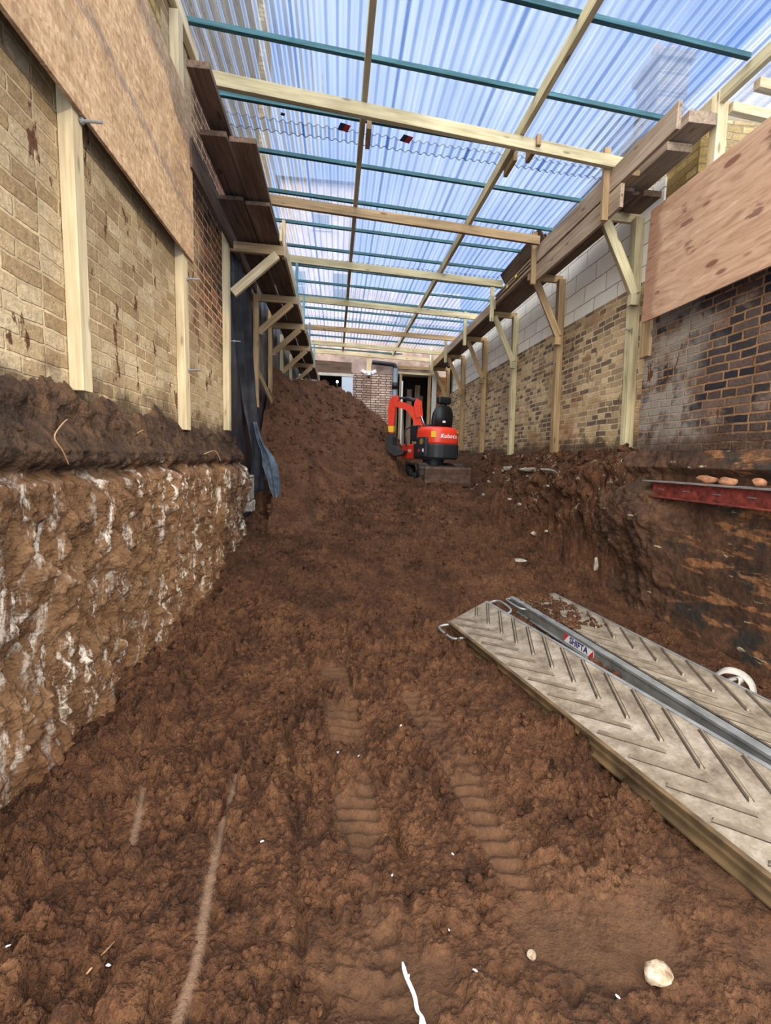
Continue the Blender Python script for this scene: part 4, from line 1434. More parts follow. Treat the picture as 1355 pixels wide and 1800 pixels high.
def ramp(label, A, u, v, W, L, H, skew, n_bars, with_label, group, handles):
    """loading ramp: u along the length towards the camera, v across, w up; A = far corner on the near side"""
    u = Vector(u).normalized()
    v = Vector(v)
    v = (v - u * v.dot(u)).normalized()
    w = u.cross(v)
    if w.z < 0:
        w = -w
    root = bpy.data.objects.new('loading_ramp', None)
    put(root)
    R = Matrix((u, v, w)).transposed().to_4x4()
    root.matrix_world = Matrix.Translation(Vector(A)) @ R
    tag(root, label, 'ramp', group)
    sk = lambda q: skew * q / W
    # deck with raised herringbone bars
    bm = bmesh.new()
    extrude_outline(bm, [(sk(0), 0.032 * with_label), (L, 0.032 * with_label), (L, W), (sk(W), W)], -0.012, 0.0, 'Z')
    for k in range(20):
        for side in (0, 1):
            if side == 0:
                a, b = Vector((-0.10 + 0.207 * k, 0.03, 0.0)), Vector((0.17 + 0.207 * k, W * 0.42, 0.0))
            else:
                a, b = Vector((-0.34 + 0.212 * k, W * 0.985, 0.0)), Vector((0.06 + 0.212 * k, W * 0.51, 0.0))
            e0 = lambda p: sk(p.y) + 0.012
            if b.x < e0(b) + 0.05 or b.x > L - 0.02:
                continue
            if a.x < e0(a):
                f_ = 0.0
                while f_ < 1 and (a + (b - a) * f_).x < e0(a + (b - a) * f_):
                    f_ += 0.02
                a = a + (b - a) * f_
            d = (b - a).normalized()
            nrm = Vector((-d.y, d.x, 0))
            hw, hh = 0.008, 0.014
            base = [a - nrm * hw, b - nrm * hw, b + nrm * hw, a + nrm * hw]
            top = [a + d * 0.008 - nrm * hw * 0.55, b - d * 0.008 - nrm * hw * 0.55, b - d * 0.008 + nrm * hw * 0.55, a + d * 0.008 + nrm * hw * 0.55]
            vb = [bm.verts.new(p - Vector((0, 0, 0.001))) for p in base]
            vt = [bm.verts.new(p + Vector((0, 0, hh))) for p in top]
            fs_ = [bm.faces.new(vt), bm.faces.new(vb[::-1])]
            for i in range(4):
                fs_.append(bm.faces.new((vb[i], vb[(i + 1) % 4], vt[(i + 1) % 4], vt[i])))
            for f_ in fs_:
                f_.material_index = 1
            # painted shadow line: dark strip laid along both sides of the bar
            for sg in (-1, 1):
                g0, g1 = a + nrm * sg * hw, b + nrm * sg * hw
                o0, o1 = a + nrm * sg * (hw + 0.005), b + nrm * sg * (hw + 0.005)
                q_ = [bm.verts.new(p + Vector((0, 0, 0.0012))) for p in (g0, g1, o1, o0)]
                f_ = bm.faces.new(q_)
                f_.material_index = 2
    bm_obj('tread_deck', bm, [M_ALU, M_BAR, M_BAR_SHADE], root)
    # channel side rails
    for side in (0, 1):
        y = 0.0 if side == 0 else W
        sg = -1 if side == 0 else 1
        t = 0.008
        prof = [(0, 0.004), (sg * 0.022, 0.004), (sg * 0.022, -0.008), (sg * t, -0.012), (sg * t, -H * 0.45), (sg * 0.016, -H * 0.52), (sg * 0.016, -H * 0.60), (sg * t, -H * 0.66), (sg * t, -H + 0.012),
                (sg * 0.035, -H + 0.010), (sg * 0.035, -H), (0, -H)]
        if with_label and side == 0:
            prof = [(-0.004, 0.004), (-0.066, 0.004), (-0.066, -0.012), (-0.055, -0.016), (-0.055, -H + 0.016), (-0.066, -H + 0.010), (-0.066, -H), (-0.004, -H)]
        if sg > 0:
            prof = [(a_, b_) for a_, b_ in prof[::-1]]
        bm = bmesh.new()
        extrude_outline(bm, [(y + a_, b_) for a_, b_ in prof], sk(y) + 0.0, L, 'X')
        bm_obj('side_rail', bm, M_RAIL if (side == 0 and not with_label) else M_RAILG, root)
    # bent end lip
    bm = bmesh.new()
    extrude_outline(bm, [(-0.03, -0.05), (0.0, -0.001), (0.012, -0.013), (-0.015, -0.06)], 0.0, W, 'Y', Matrix(((1, skew / W, 0, 0), (0, 1, 0, 0), (0, 0, 1, 0), (0, 0, 0, 1))))
    bm_obj('end_lip', bm, M_ALU, root)
    for side in handles:
        y = 0.0 if side == 0 else W
        sg = -1 if side == 0 else 1
        p = smooth_path([(sk(y) + 0.02, y + sg * 0.005, -0.02), (sk(y) + 0.01, y + sg * 0.09, -0.015), (sk(y) + 0.07, y + sg * 0.125, -0.012), (sk(y) + 0.24, y + sg * 0.115, -0.02), (sk(y) + 0.30, y + sg * 0.08, -0.025), (sk(y) + 0.31, y + sg * 0.005, -0.03)], 4)
        tube('handle', p, 0.011, M_RAILG, root, 8)
    if with_label:
        # maker's plate on the web of the near rail, facing -v
        pl = thing('name_plate', None, None)
        pl.parent = root
        o_ = 1.09
        # plate: x along the rail towards the camera, y up, facing the front ramp
        pl.matrix_local = Matrix(((1, 0, 0, o_), (0, 0, -1, -0.057), (0, 1, 0, -0.054), (0, 0, 0, 1)))
        pl['label'] = 'white maker plate with navy letters and red corners'
        bm = bmesh.new()
        extrude_outline(bm, [(-0.18, 0.034), (0.18, 0.034), (0.18, -0.034), (-0.18, -0.034)], -0.001, 0.001, 'Z')
        bm_obj('plate', bm, M_WHITE, pl)
        for sx in (-1, 1):
            bm = bmesh.new()
            extrude_outline(bm, [(sx * 0.178, 0.032), (sx * 0.122, 0.032), (sx * 0.178, -0.032)] if sx < 0 else [(sx * 0.178, 0.032), (sx * 0.122, -0.032), (sx * 0.178, -0.032)], 0.001, 0.0018, 'Z')
            bm_obj('red_corner', bm, M_REDP, pl)
        text_obj('lettering', 'SHIFTA', 0.070, M_NAVY, pl, Matrix.Translation((0, 0.0, 0.0018)), bold=0.0016, shear=0.1)
    return root


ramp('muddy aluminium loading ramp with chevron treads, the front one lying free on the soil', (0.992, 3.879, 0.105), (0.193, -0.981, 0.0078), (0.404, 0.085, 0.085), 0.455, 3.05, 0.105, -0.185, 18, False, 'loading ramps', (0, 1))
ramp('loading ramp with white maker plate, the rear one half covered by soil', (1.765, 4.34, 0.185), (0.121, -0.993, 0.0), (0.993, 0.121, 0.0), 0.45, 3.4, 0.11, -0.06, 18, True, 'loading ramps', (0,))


def pick_ramp():
    s, q = RNG.random() ** 1.6 * 0.9, RNG.random() ** 1.5 * 0.36
    x = 1.765 + 0.121 * s + 0.993 * q
    y = 4.34 - 0.993 * s + 0.121 * q
    return x, y, 0.187, 1.0


crumbs('ramp_soil', 260, pick_ramp, M_SOIL, 'soil crumbs fallen on the end of the rear ramp', 0.008, 0.028)

# white lifting strap, crumpled
M_STRAP = flat_mat('dirty_white_webbing', srgb(168, 162, 154), 0.8, wear=0.12, scale=20)


def strap_ribbon(name, pts, width, parent, mat=None):
    P = smooth_path(pts, 8)
    n = len(P)
    X = np.zeros((n, 3))
    Y = X.copy()
    Z = X.copy()
    for i, p in enumerate(P):
        t = (P[min(n - 1, i + 1)] - P[max(0, i - 1)]).normalized()
        s_ = Vector((0.75, 0.45, 0.45))
        s_ = (s_ - t * s_.dot(t)).normalized()
        for j, k in enumerate((-1, 0, 1)):
            q = p + s_ * width * 0.5 * k
            X[i, j], Y[i, j], Z[i, j] = q
    o = grid_mesh(name, X, Y, Z, mat or M_STRAP, parent)
    m_ = o.modifiers.new('thickness', 'SOLIDIFY')
    m_.thickness = 0.006
    return o


stp = thing('lifting_strap', 'crumpled off-white webbing strap on the soil behind the rear ramp', 'strap', (0, 0, 0))
strap_ribbon('webbing', [(2.580, 2.899, 0.047), (2.597, 2.834, 0.069), (2.649, 2.790, 0.133), (2.714, 2.747, 0.133), (2.742, 2.692, 0.095), (2.734, 2.649, 0.031), (2.685, 2.616, -0.021)], 0.055, stp)
strap_ribbon('webbing_fold', [(2.627, 2.812, 0.017), (2.657, 2.769, 0.074), (2.697, 2.725, 0.111), (2.656, 2.692, 0.057), (2.611, 2.671, 0.007)], 0.05, stp)
o = strap_ribbon('blue_stitch_tag', [(2.714, 2.681, -0.004), (2.720, 2.671, 0.039)], 0.03, stp, flat_mat('blue_tag', srgb(60, 110, 190), 0.6))

# ------------------------------------------------------------------ small litter
mb_w = M_WHITE
strip = smooth_path([(0.215, 1.215, 0.02), (0.22, 1.17, 0.026), (0.235, 1.12, 0.022), (0.238, 1.09, 0.018), (0.247, 1.075, 0.016), (0.247, 1.055, 0.02)], 6)


def flat_strip(name, P, width, mat, label, cat):
    n = len(P)
    X = np.zeros((n, 3)); Y = X.copy(); Z = X.copy()
    for i, p in enumerate(P):
        t = (P[min(n - 1, i + 1)] - P[max(0, i - 1)]).normalized()
        s_ = t.cross(Vector((0, 0, 1))).normalized()
        ww = width[i] if hasattr(width, '__len__') else width
        for j, k in enumerate((-1, 0, 1)):
            q = p + s_ * ww * 0.5 * k
            X[i, j], Y[i, j], Z[i, j] = q.x, q.y, q.z + (0.002 if k == 0 else 0)
    o = grid_mesh(name, X, Y, Z, mat)
    m_ = o.modifiers.new('thickness', 'SOLIDIFY')
    m_.thickness = 0.0015
    return tag(o, label, cat)


def gz_at(x, y):
    return float(ground_full(np.array([[x]]), np.array([[y]]))[0][0, 0])


zs = max(gz_at(p.x, p.y) for p in strip)
for p in strip:
    p.z = zs + 0.004 + 0.004 * math.sin(p.y * 40)
flat_strip('plastic_strip', strip, np.interp(np.linspace(0, 1, len(strip)), [0, 0.1, 0.6, 0.75, 1], [0.006, 0.012, 0.011, 0.008, 0.022]), M_WHITE, 'curled white plastic strip on the flat soil at the bottom', 'plastic strip')
rock('pale_stone', (0.965, 1.135, gz_at(0.965, 1.135) + 0.018), (0.046, 0.042, 0.034), M_STONE, 'fist-sized pale stone smeared with mud at bottom right', 'stone', 3, None, 0.6)
rock('pale_stone', (0.618, 1.222, gz_at(0.618, 1.222) + 0.006), (0.017, 0.014, 0.012), M_STONE, 'small yellowish stone on the soil right of the white strip', 'stone', 5)
M_SCRAP = flat_mat('grubby_white_scrap', srgb(190, 190, 190), 0.6, wear=0.15, scale=60)
SCR = [(0.025, 2.17, 0.022, 'white scrap on the middle track print, the left one of two'), (0.125, 2.20, 0.025, 'white torn scrap beside the middle track print, right one of two'),
       (0.351, 2.31, 0.017, 'white scrap between the two track prints, farther up'), (0.462, 1.604, 0.013, 'bluish white scrap on the soil between the ruts'),
       (-0.265, 1.66, 0.014, 'white flake on the soil right of the long smear'), (-0.648, 1.285, 0.014, 'bluish white flake at bottom left of the soil'),
       (-0.918, 1.283, 0.012, 'white flake at the extreme bottom left'), (0.415, 1.15, 0.012, 'white pebble flake right of the plastic strip'),
       (0.231, 1.19, 0.009, 'tiny white chip above the plastic strip'), (0.81, 1.08, 0.012, 'white chip left of the fist-sized stone'),
       (0.376, 1.31, 0.009, 'tiny white chip between the ruts near the bottom'), (0.217, 1.50, 0.010, 'tiny white chip right of the middle track print')]
for i, (x, y, s, lab) in enumerate(SCR):
    rock('white_scrap', (x, y, gz_at(x, y) + s * 0.35), (s * 0.8, s * 0.4, s * 0.22), M_SCRAP, lab, 'scrap', 50 + i, None, 2.6, 1)
a = Vector((-0.70, 1.25, 0))
b = Vector((-0.66, 1.35, 0))
za = max(gz_at(a.x, a.y), gz_at(b.x, b.y)) + 0.006
o = tube('twig', [(a.x, a.y, za), ((a.x + b.x) / 2, (a.y + b.y) / 2, za + 0.004), (b.x, b.y, za)], [0.003, 0.0035, 0.002], M_ROOT, None, 6)
tag(o, 'thin pale twig lying on the soil at bottom left', 'twig')

# ------------------------------------------------------------------ mini excavator
M_KRED = flat_mat('orange_red_paint', srgb(214, 58, 34), 0.38, 0.0, 0.5, wear=0.06, scale=6)
M_KDARK = flat_mat('dark_grey_casting', srgb(38, 40, 44), 0.55, 0.0, 0.4, wear=0.12)
M_RUBBER = flat_mat('muddy_rubber', srgb(60, 50, 42), 0.85, wear=0.3, scale=14)
M_VINYL = flat_mat('black_vinyl', srgb(20, 21, 24), 0.5, wear=0.1)
M_BLADE = flat_mat('earthy_steel', srgb(84, 62, 48), 0.8, 0.1, wear=0.3, scale=9)
M_YEL = flat_mat('yellow_decal', srgb(226, 178, 40), 0.5, wear=0.04)
M_CHROME = flat_mat('chrome_rod', srgb(170, 178, 186), 0.25, 0.9, wear=0.04)

EX = (1.96, 9.62, 1.07)
ex = thing('mini_excavator', 'small orange-red mini excavator with black seat parked beside the soil heap', 'excavator', EX)
UNDER = Matrix.Rotation(math.radians(4), 4, 'Z')
HEAD = math.radians(24)
UP = Matrix.Translation((0, 0, -0.08)) @ Matrix.Rotation(HEAD, 4, 'Z')


def epart(name, bm, mat, M=None, smooth=False, parent=None):
    if M is not None:
        bm.transform(M)
    return bm_obj(name, bm, mat, parent or ex, smooth)


def racetrack(cy0, cy1, cz, r, n=10):
    pts = []
    for k in range(n + 1):
        a = math.pi / 2 + math.pi * k / n
        pts.append((cy0 + r * math.cos(a), cz + r * math.sin(a)))
    for k in range(n + 1):
        a = -math.pi / 2 + math.pi * k / n
        pts.append((cy1 + r * math.cos(a), cz + r * math.sin(a)))
    return pts


for sx in (-1, 1):
    bm = bmesh.new()
    outer = racetrack(-0.50, 0.50, 0.185, 0.185, 12)
    inner = racetrack(-0.50, 0.50, 0.185, 0.150, 12)
    xa, xb = (sx * 0.36 - 0.09, sx * 0.36 + 0.09)
    n = len(outer)
    rings = [[bm.verts.new((x, p[0], p[1])) for p in ol] for ol in (outer, inner) for x in (xa, xb)]
    oa, ob, ia, ib = rings
    for k in range(n):
        j = (k + 1) % n
        bm.faces.new((oa[k], oa[j], ob[j], ob[k]))
        bm.faces.new((ia[k], ib[k], ib[j], ia[j]))
        bm.faces.new((oa[k], ia[k], ia[j], oa[j]))
        bm.faces.new((ob[k], ob[j], ib[j], ib[k]))
    # grouser bars round the belt
    per = 30
    tot = []
    for k in range(n):
        a, b = Vector(outer[k]), Vector(outer[(k + 1) % n])
        tot.append((b - a).length)
    Ltot = sum(tot)
    for g_ in range(per):
        d = Ltot * g_ / per
        k = 0
        while d > tot[k]:
            d -= tot[k]
            k += 1
        a, b = Vector(outer[k]), Vector(outer[(k + 1) % n])
        t = (b - a).normalized()
        p = a + t * d
        nn = Vector((t.y, -t.x))
        if nn.dot(p - Vector((0, 0.185))) < 0:
            nn = -nn
        cs = [p - t * 0.016, p + t * 0.016, p + t * 0.010 + nn * 0.018, p - t * 0.010 + nn * 0.018]
        extrude_outline(bm, [(c.x, c.y) for c in cs], xa, xb, 'X')
    tr_ = epart('track', bm, M_RUBBER, UNDER)
    bm = bmesh.new()
    for cy in (-0.48, -0.2, 0.05, 0.28, 0.48):
        r = 0.135 if abs(cy) > 0.4 else 0.07
        cz = 0.185 if abs(cy) > 0.4 else 0.11
        tube_bm(bm, [(xa + 0.012, cy, cz), (xb - 0.012, cy, cz)], r, 16)
    epart('track_rollers', bm, M_KDARK, UNDER, True, tr_)

bm = bmesh.new()
bx(bm, (-0.27, -0.32, 0.16), (0.27, 0.32, 0.34), None, 0.03)
bx(bm, (-0.20, -0.62, 0.16), (-0.12, -0.28, 0.26), None, 0.01)
bx(bm, (0.12, -0.62, 0.16), (0.20, -0.28, 0.26), None, 0.01)
epart('undercarriage', bm, M_KDARK, UNDER)
bm = bmesh.new()
tube_bm(bm, [(0, -0.28, 0.30), (0, -0.66, 0.20)], 0.04, 10)
tube_bm(bm, [(0, -0.60, 0.215), (0, -0.74, 0.18)], 0.02, 8)
epart('blade_cylinder', bm, M_CHROME, UNDER, True)
# dozer blade, curved plate
bm = bmesh.new()
prof = [(-0.86, -0.03), (-0.81, 0.02), (-0.775, 0.10), (-0.775, 0.20), (-0.80, 0.325), (-0.845, 0.335), (-0.87, 0.29), (-0.85, 0.19), (-0.85, 0.09), (-0.88, 0.03)]
extrude_outline(bm, prof, -0.45, 0.45, 'X')
epart('dozer_blade', bm, M_BLADE, Matrix.Translation((0.12, 0.06, -0.02)) @ Matrix.Rotation(math.radians(-3), 4, 'Z') @ UNDER)

bm = bmesh.new()
tube_bm(bm, [(0, 0, 0.33), (0, 0, 0.56)], 0.22, 24)
epart('slew_ring', bm, M_KDARK, UP, False)


def body_outline(w, yr, yf, n=14, sq=2.6):
    """rounded rear, square front"""
    pts = [(w, yf), (-w, yf)]
    for k in range(n + 1):
        a = math.pi + math.pi * k / n
        c, s = math.cos(a), math.sin(a)
        pts.append((w * math.copysign(abs(c) ** (2 / sq), c), -abs(yr) * abs(s) ** (2 / sq)))
    return pts


def loft(bm, layers, mi=0):
    rings = []
    for ol, z in layers:
        rings.append([bm.verts.new((x, y, z)) for x, y in ol])
    n = len(rings[0])
    for A, B in zip(rings, rings[1:]):
        for i in range(n):
            bm.faces.new((A[i], A[(i + 1) % n], B[(i + 1) % n], B[i]))
    bm.faces.new(rings[0][::-1])
    bm.faces.new(rings[-1])


bm = bmesh.new()
loft(bm, [(body_outline(0.40, 0.48, 0.10), 0.54), (body_outline(0.425, 0.52, 0.10), 0.58), (body_outline(0.43, 0.53, 0.10), 0.82), (body_outline(0.42, 0.52, 0.10), 0.84)])
epart('counterweight', bm, M_KDARK, UP, False)
bm = bmesh.new()
loft(bm, [(body_outline(0.415, 0.515, 0.02), 0.84), (body_outline(0.42, 0.52, 0.02), 0.88), (body_outline(0.415, 0.515, 0.02), 1.05), (body_outline(0.40, 0.49, 0.01), 1.13), (body_outline(0.36, 0.43, 0.0), 1.175), (body_outline(0.29, 0.33, -0.02), 1.19)])
hood = epart('engine_hood', bm, M_KRED, UP, True)
bm = bmesh.new()
bx(bm, (-0.40, 0.0, 0.54), (0.42, 0.62, 0.60), None, 0.015)
bx(bm, (-0.40, 0.0, 0.56), (-0.22, 0.62, 0.84), None, 0.03)
bx(bm, (0.30, 0.0, 0.58), (0.42, 0.55, 0.98), None, 0.04)
epart('front_deck', bm, M_KRED, UP)
# black side cover with rear lamp on the left rear corner
bm = bmesh.new()
bx(bm, (-0.445, -0.32, 0.57), (-0.30, 0.02, 0.98), None, 0.05)
cov = epart('side_cover', bm, M_KDARK, UP)
bm = bmesh.new()
tube_bm(bm, [(-0.44, -0.20, 0.88), (-0.455, -0.20, 0.88)], 0.06, 14)
epart('cap_recess', bm, flat_mat('ochre_cap', srgb(150, 116, 60), 0.6), UP, False, cov)
bm = bmesh.new()
tube_bm(bm, [(-0.44, -0.12, 0.70), (-0.456, -0.12, 0.70)], 0.032, 12)
epart('red_reflector', bm, M_REDP, UP, False, cov)
bm = bmesh.new()
bx(bm, (-0.453, -0.28, 0.68), (-0.44, -0.24, 0.74))
epart('white_decal', bm, M_WHITE, UP, False, cov)


def on_hood(ang, z, out=0.004):
    """frame on the rounded rear of the hood: ang measured from straight back, towards the machine's right"""
    w, yr, sq = 0.418, 0.518, 2.6

    def P(a):
        c, s = math.sin(a), math.cos(a)
        return Vector((w * math.copysign(abs(c) ** (2 / sq), c), -yr * abs(s) ** (2 / sq), z))
    p = P(ang)
    t = (P(ang + 0.02) - P(ang - 0.02)).normalized()
    nrm = Vector((t.y, -t.x, 0))
    if nrm.dot(Vector((p.x, p.y, 0))) < 0:
        nrm = -nrm
    u = Vector((0, 0, 1)).cross(nrm).normalized()
    R = Matrix((u, Vector((0, 0, 1)), nrm)).transposed().to_4x4()
    return Matrix.Translation(p + nrm * out) @ R


# brand lettering on the hood: one letter after another round the curve
word = 'Kubota'
angs = np.linspace(-0.9, 1.3, 400)
pos = [on_hood(float(t), 1.0).translation.copy() for t in angs]
arc = np.concatenate([[0], np.cumsum([(q - p).length for p, q in zip(pos, pos[1:])])])
start = float(np.interp(-0.30, angs, arc))
for k, ch in enumerate(word):
    t = float(np.interp(start + 0.068 * k, arc, angs))
    text_obj('lettering', ch, 0.115, M_WHITE, hood, UP @ on_hood(t, 0.995), bold=0.003, shear=0.15)
for ang, z, w_, h_, m_ in [(-42, 1.03, 0.10, 0.12, M_YEL), (26, 1.085, 0.10, 0.035, M_YEL), (52, 0.98, 0.04, 0.04, M_YEL)]:
    bm = bmesh.new()
    bx(bm, (-w_ / 2, -h_ / 2, -0.001), (w_ / 2, h_ / 2, 0.002))
    epart('warning_decal', bm, m_, UP @ on_hood(math.radians(ang), z, 0.006), False, hood)
text_obj('model_lettering', '15-3', 0.075, M_WHITE, ex, UP @ Matrix.Translation((-0.402, 0.30, 0.70)) @ Matrix(((0, 0, -1, 0), (-1, 0, 0, 0), (0, 1, 0, 0), (0, 0, 0, 1))), bold=0.001)

# seat
bm = bmesh.new()
bx(bm, (-0.22, -0.20, 1.10), (0.24, 0.28, 1.24), None, 0.05)
epart('seat_cushion', bm, M_VINYL, UP, True)
bm = bmesh.new()
outl = [(-0.23, 1.16), (0.23, 1.16), (0.245, 1.30), (0.23, 1.45), (0.17, 1.575), (0.10, 1.61), (-0.10, 1.61), (-0.17, 1.575), (-0.23, 1.45), (-0.245, 1.30)]
fs = extrude_outline(bm, outl, -0.29, -0.17, 'Y')
es = list({e for f in fs[:2] for e in f.edges})
bmesh.ops.bevel(bm, geom=es, offset=0.03, segments=3, affect='EDGES')
bm.transform(Matrix.Translation((0, -0.23, 1.16)) @ Matrix.Rotation(math.radians(8), 4, 'X') @ Matrix.Translation((0, 0.23, -1.16)))
epart('seat_back', bm, M_VINYL, UP, True)
bm = bmesh.new()
bx(bm, (-0.155, -0.34, 1.635), (0.155, -0.24, 1.78), None, 0.035)
bx(bm, (-0.06, -0.31, 1.57), (0.06, -0.27, 1.65))
epart('headrest', bm, M_VINYL, UP, True)
bm = bmesh.new()
bx(bm, (-0.03, -0.315, 1.27), (0.04, -0.306, 1.31))
epart('seat_tag', bm, M_WHITE, UP)
# control consoles and levers
bm = bmesh.new()
bx(bm, (-0.40, 0.02, 0.9), (-0.26, 0.30, 1.22), None, 0.03)
epart('control_console', bm, M_KDARK, UP)
bm = bmesh.new()
bx(bm, (0.28, -0.05, 1.05), (0.42, 0.25, 1.24), None, 0.03)
epart('control_console', bm, M_KDARK, UP)
for x in (-0.33, 0.35):
    bm = bmesh.new()
    tube_bm(bm, [(x, 0.22, 1.2), (x, 0.25, 1.38)], 0.014, 8)
    tube_bm(bm, [(x, 0.25, 1.36), (x, 0.255, 1.44)], 0.026, 8)
    epart('control_lever', bm, M_VINYL, UP, True)
bm = bmesh.new()
tube_bm(bm, smooth_path([(-0.45, 0.35, 0.8), (-0.44, 0.42, 1.12), (-0.20, 0.45, 1.22), (0.05, 0.45, 1.20), (0.1, 0.45, 0.6)], 5), 0.016, 8)
epart('front_rail', bm, M_VINYL, UP, True)
bm = bmesh.new()
bx(bm, (-0.20, 0.36, 0.98), (0.0, 0.52, 1.20), None, 0.06)
epart('clear_bag', bm, flat_mat('grey_blue_cover', srgb(98, 112, 130), 0.35), UP, True)

# boom swung to the left
BD = Vector((-0.92, 0.39, 0)).normalized()
BB = Vector((1.74, 9.56, 0)) - Vector((EX[0], EX[1], 0))


def bp(s, z):
    return Vector((BB.x + BD.x * s, BB.y + BD.y * s, z - 0.08))


def arm_sweep(bm, path, half_w):
    """box-section arm along (s, z, thickness) in the boom's plane"""
    side = Vector((-BD.y, BD.x, 0))
    rings = []
    for i, (s, z, th) in enumerate(path):
        a = path[max(0, i - 1)]
        b = path[min(len(path) - 1, i + 1)]
        t = Vector((b[0] - a[0], b[1] - a[1])).normalized()
        nn = Vector((-t.y, t.x))
        c0 = (s + nn.x * th / 2, z + nn.y * th / 2)
        c1 = (s - nn.x * th / 2, z - nn.y * th / 2)
        rings.append([bm.verts.new(bp(*c0) + side * half_w), bm.verts.new(bp(*c0) - side * half_w), bm.verts.new(bp(*c1) - side * half_w), bm.verts.new(bp(*c1) + side * half_w)])
    for A, B in zip(rings, rings[1:]):
        for k in range(4):
            bm.faces.new((A[k], A[(k + 1) % 4], B[(k + 1) % 4], B[k]))
    bm.faces.new(rings[0][::-1])
    bm.faces.new(rings[-1])


bm = bmesh.new()
raw = [(0.0, 0.62, 0.12), (0.04, 0.90, 0.145), (0.10, 1.18, 0.15), (0.20, 1.42, 0.15), (0.34, 1.57, 0.14), (0.50, 1.63, 0.125), (0.66, 1.66, 0.11)]
P3 = smooth_path([(a, b, c) for a, b, c in raw], 4)
arm_sweep(bm, [tuple(p) for p in P3], 0.065)
epart('boom', bm, M_KRED, None)
bm = bmesh.new()
for sd in (-1, 1):
    side = Vector((-BD.y, BD.x, 0)) * (0.075 * sd)
    ol = [(0.06, 1.40), (0.16, 1.36), (0.22, 1.60), (0.18, 1.76), (0.10, 1.72)]
    va = [bm.verts.new(bp(s, z) + side) for s, z in ol]
    vb = [bm.verts.new(bp(s, z) + side * 1.3) for s, z in ol]
    bm.faces.new(va)
    bm.faces.new(vb[::-1])
    for k in range(5):
        bm.faces.new((va[k], va[(k + 1) % 5], vb[(k + 1) % 5], vb[k]))
epart('cylinder_bracket', bm, M_KRED, None)
bm = bmesh.new()
arm_sweep(bm, [(0.58, 1.80, 0.10), (0.66, 1.72, 0.17), (0.70, 1.55, 0.16), (0.705, 1.30, 0.12), (0.70, 1.05, 0.09)], 0.055)
dip = epart('dipper_arm', bm, M_KRED, None)
bm = bmesh.new()
arm_sweep(bm, [(0.702, 1.20, 0.125), (0.70, 1.08, 0.10)], 0.058)
epart('yellow_marker', bm, M_YEL, None, False, dip)
bm = bmesh.new()
tube_bm(bm, [bp(0.18, 1.72), bp(0.42, 1.77)], 0.042, 10)
tube_bm(bm, [bp(0.42, 1.77), bp(0.60, 1.78)], 0.022, 8)
epart('dipper_cylinder', bm, M_KDARK, None, True)
bm = bmesh.new()
tube_bm(bm, [bp(-0.12, 0.72), bp(-0.02, 1.18)], 0.04, 10)
tube_bm(bm, [bp(-0.02, 1.18), bp(0.10, 1.44)], 0.022, 8)
epart('boom_cylinder', bm, M_CHROME, None, True)
bm = bmesh.new()
for sgn in (-1, 1):
    pass
ol = [(0.70, 1.06), (0.76, 0.92), (0.72, 0.70), (0.56, 0.58), (0.40, 0.62), (0.36, 0.70), (0.52, 0.70), (0.62, 0.80), (0.62, 0.98)]
side = Vector((-BD.y, BD.x, 0)) * 0.18
va = [bm.verts.new(bp(s, z) + side) for s, z in ol]
vb = [bm.verts.new(bp(s, z) - side) for s, z in ol]
bm.faces.new(va)
bm.faces.new(vb[::-1])
for k in range(len(ol)):
    bm.faces.new((va[k], va[(k + 1) % len(ol)], vb[(k + 1) % len(ol)], vb[k]))
epart('bucket', bm, M_KDARK, None)
bm = bmesh.new()
bx(bm, (BB.x - 0.09, BB.y - 0.12, 0.45), (BB.x + 0.09, BB.y + 0.10, 0.72), None, 0.03)
epart('swing_post', bm, M_KRED, None)

# ------------------------------------------------------------------ the far end
o = timber('lintel_board', (-0.86, 15.27, 4.36), (0.36, 15.27, 4.33), 0.05, 0.36, M_SCAFF_D)
tag(o, 'dark stained boarding over the left rear doorway', 'board')
o = timber('lintel_beam', (-1.0, 15.26, 4.12), (0.42, 15.26, 4.11), 0.10, 0.09, flat_mat('grey_white_paint', srgb(196, 188, 176), 0.7))
tag(o, 'pale lintel over the left rear doorway', 'lintel')
o = box('white_board', (0.06, 15.20, 1.6), (0.41, 15.28, 4.05), flat_mat('pale_blue_board', srgb(200, 214, 228), 0.6, wear=0.05, scale=3))
tag(o, 'pale bluish white panel at the right edge of left rear doorway', 'panel')

dp = thing('drain_pipe', 'grey soil pipe down the rear wall with dark elbow on top', 'pipe', (1.76, 15.19, 1.6))
M_PIPE = flat_mat('grey_pipe', srgb(104, 122, 136), 0.5, wear=0.08)
tube('downpipe', [(0, 0, 0), (0, 0, 2.78)], 0.075, M_PIPE, dp, 14)
tube('collar', [(0, 0, 2.14), (0, 0, 2.34)], 0.10, M_VINYL, dp, 14)
tube('elbow_pipe', smooth_path([(0, 0, 2.76), (-0.03, 0, 2.86), (-0.12, 0, 2.90), (-0.75, 0, 2.94)], 5), 0.07, M_KDARK, dp, 12)

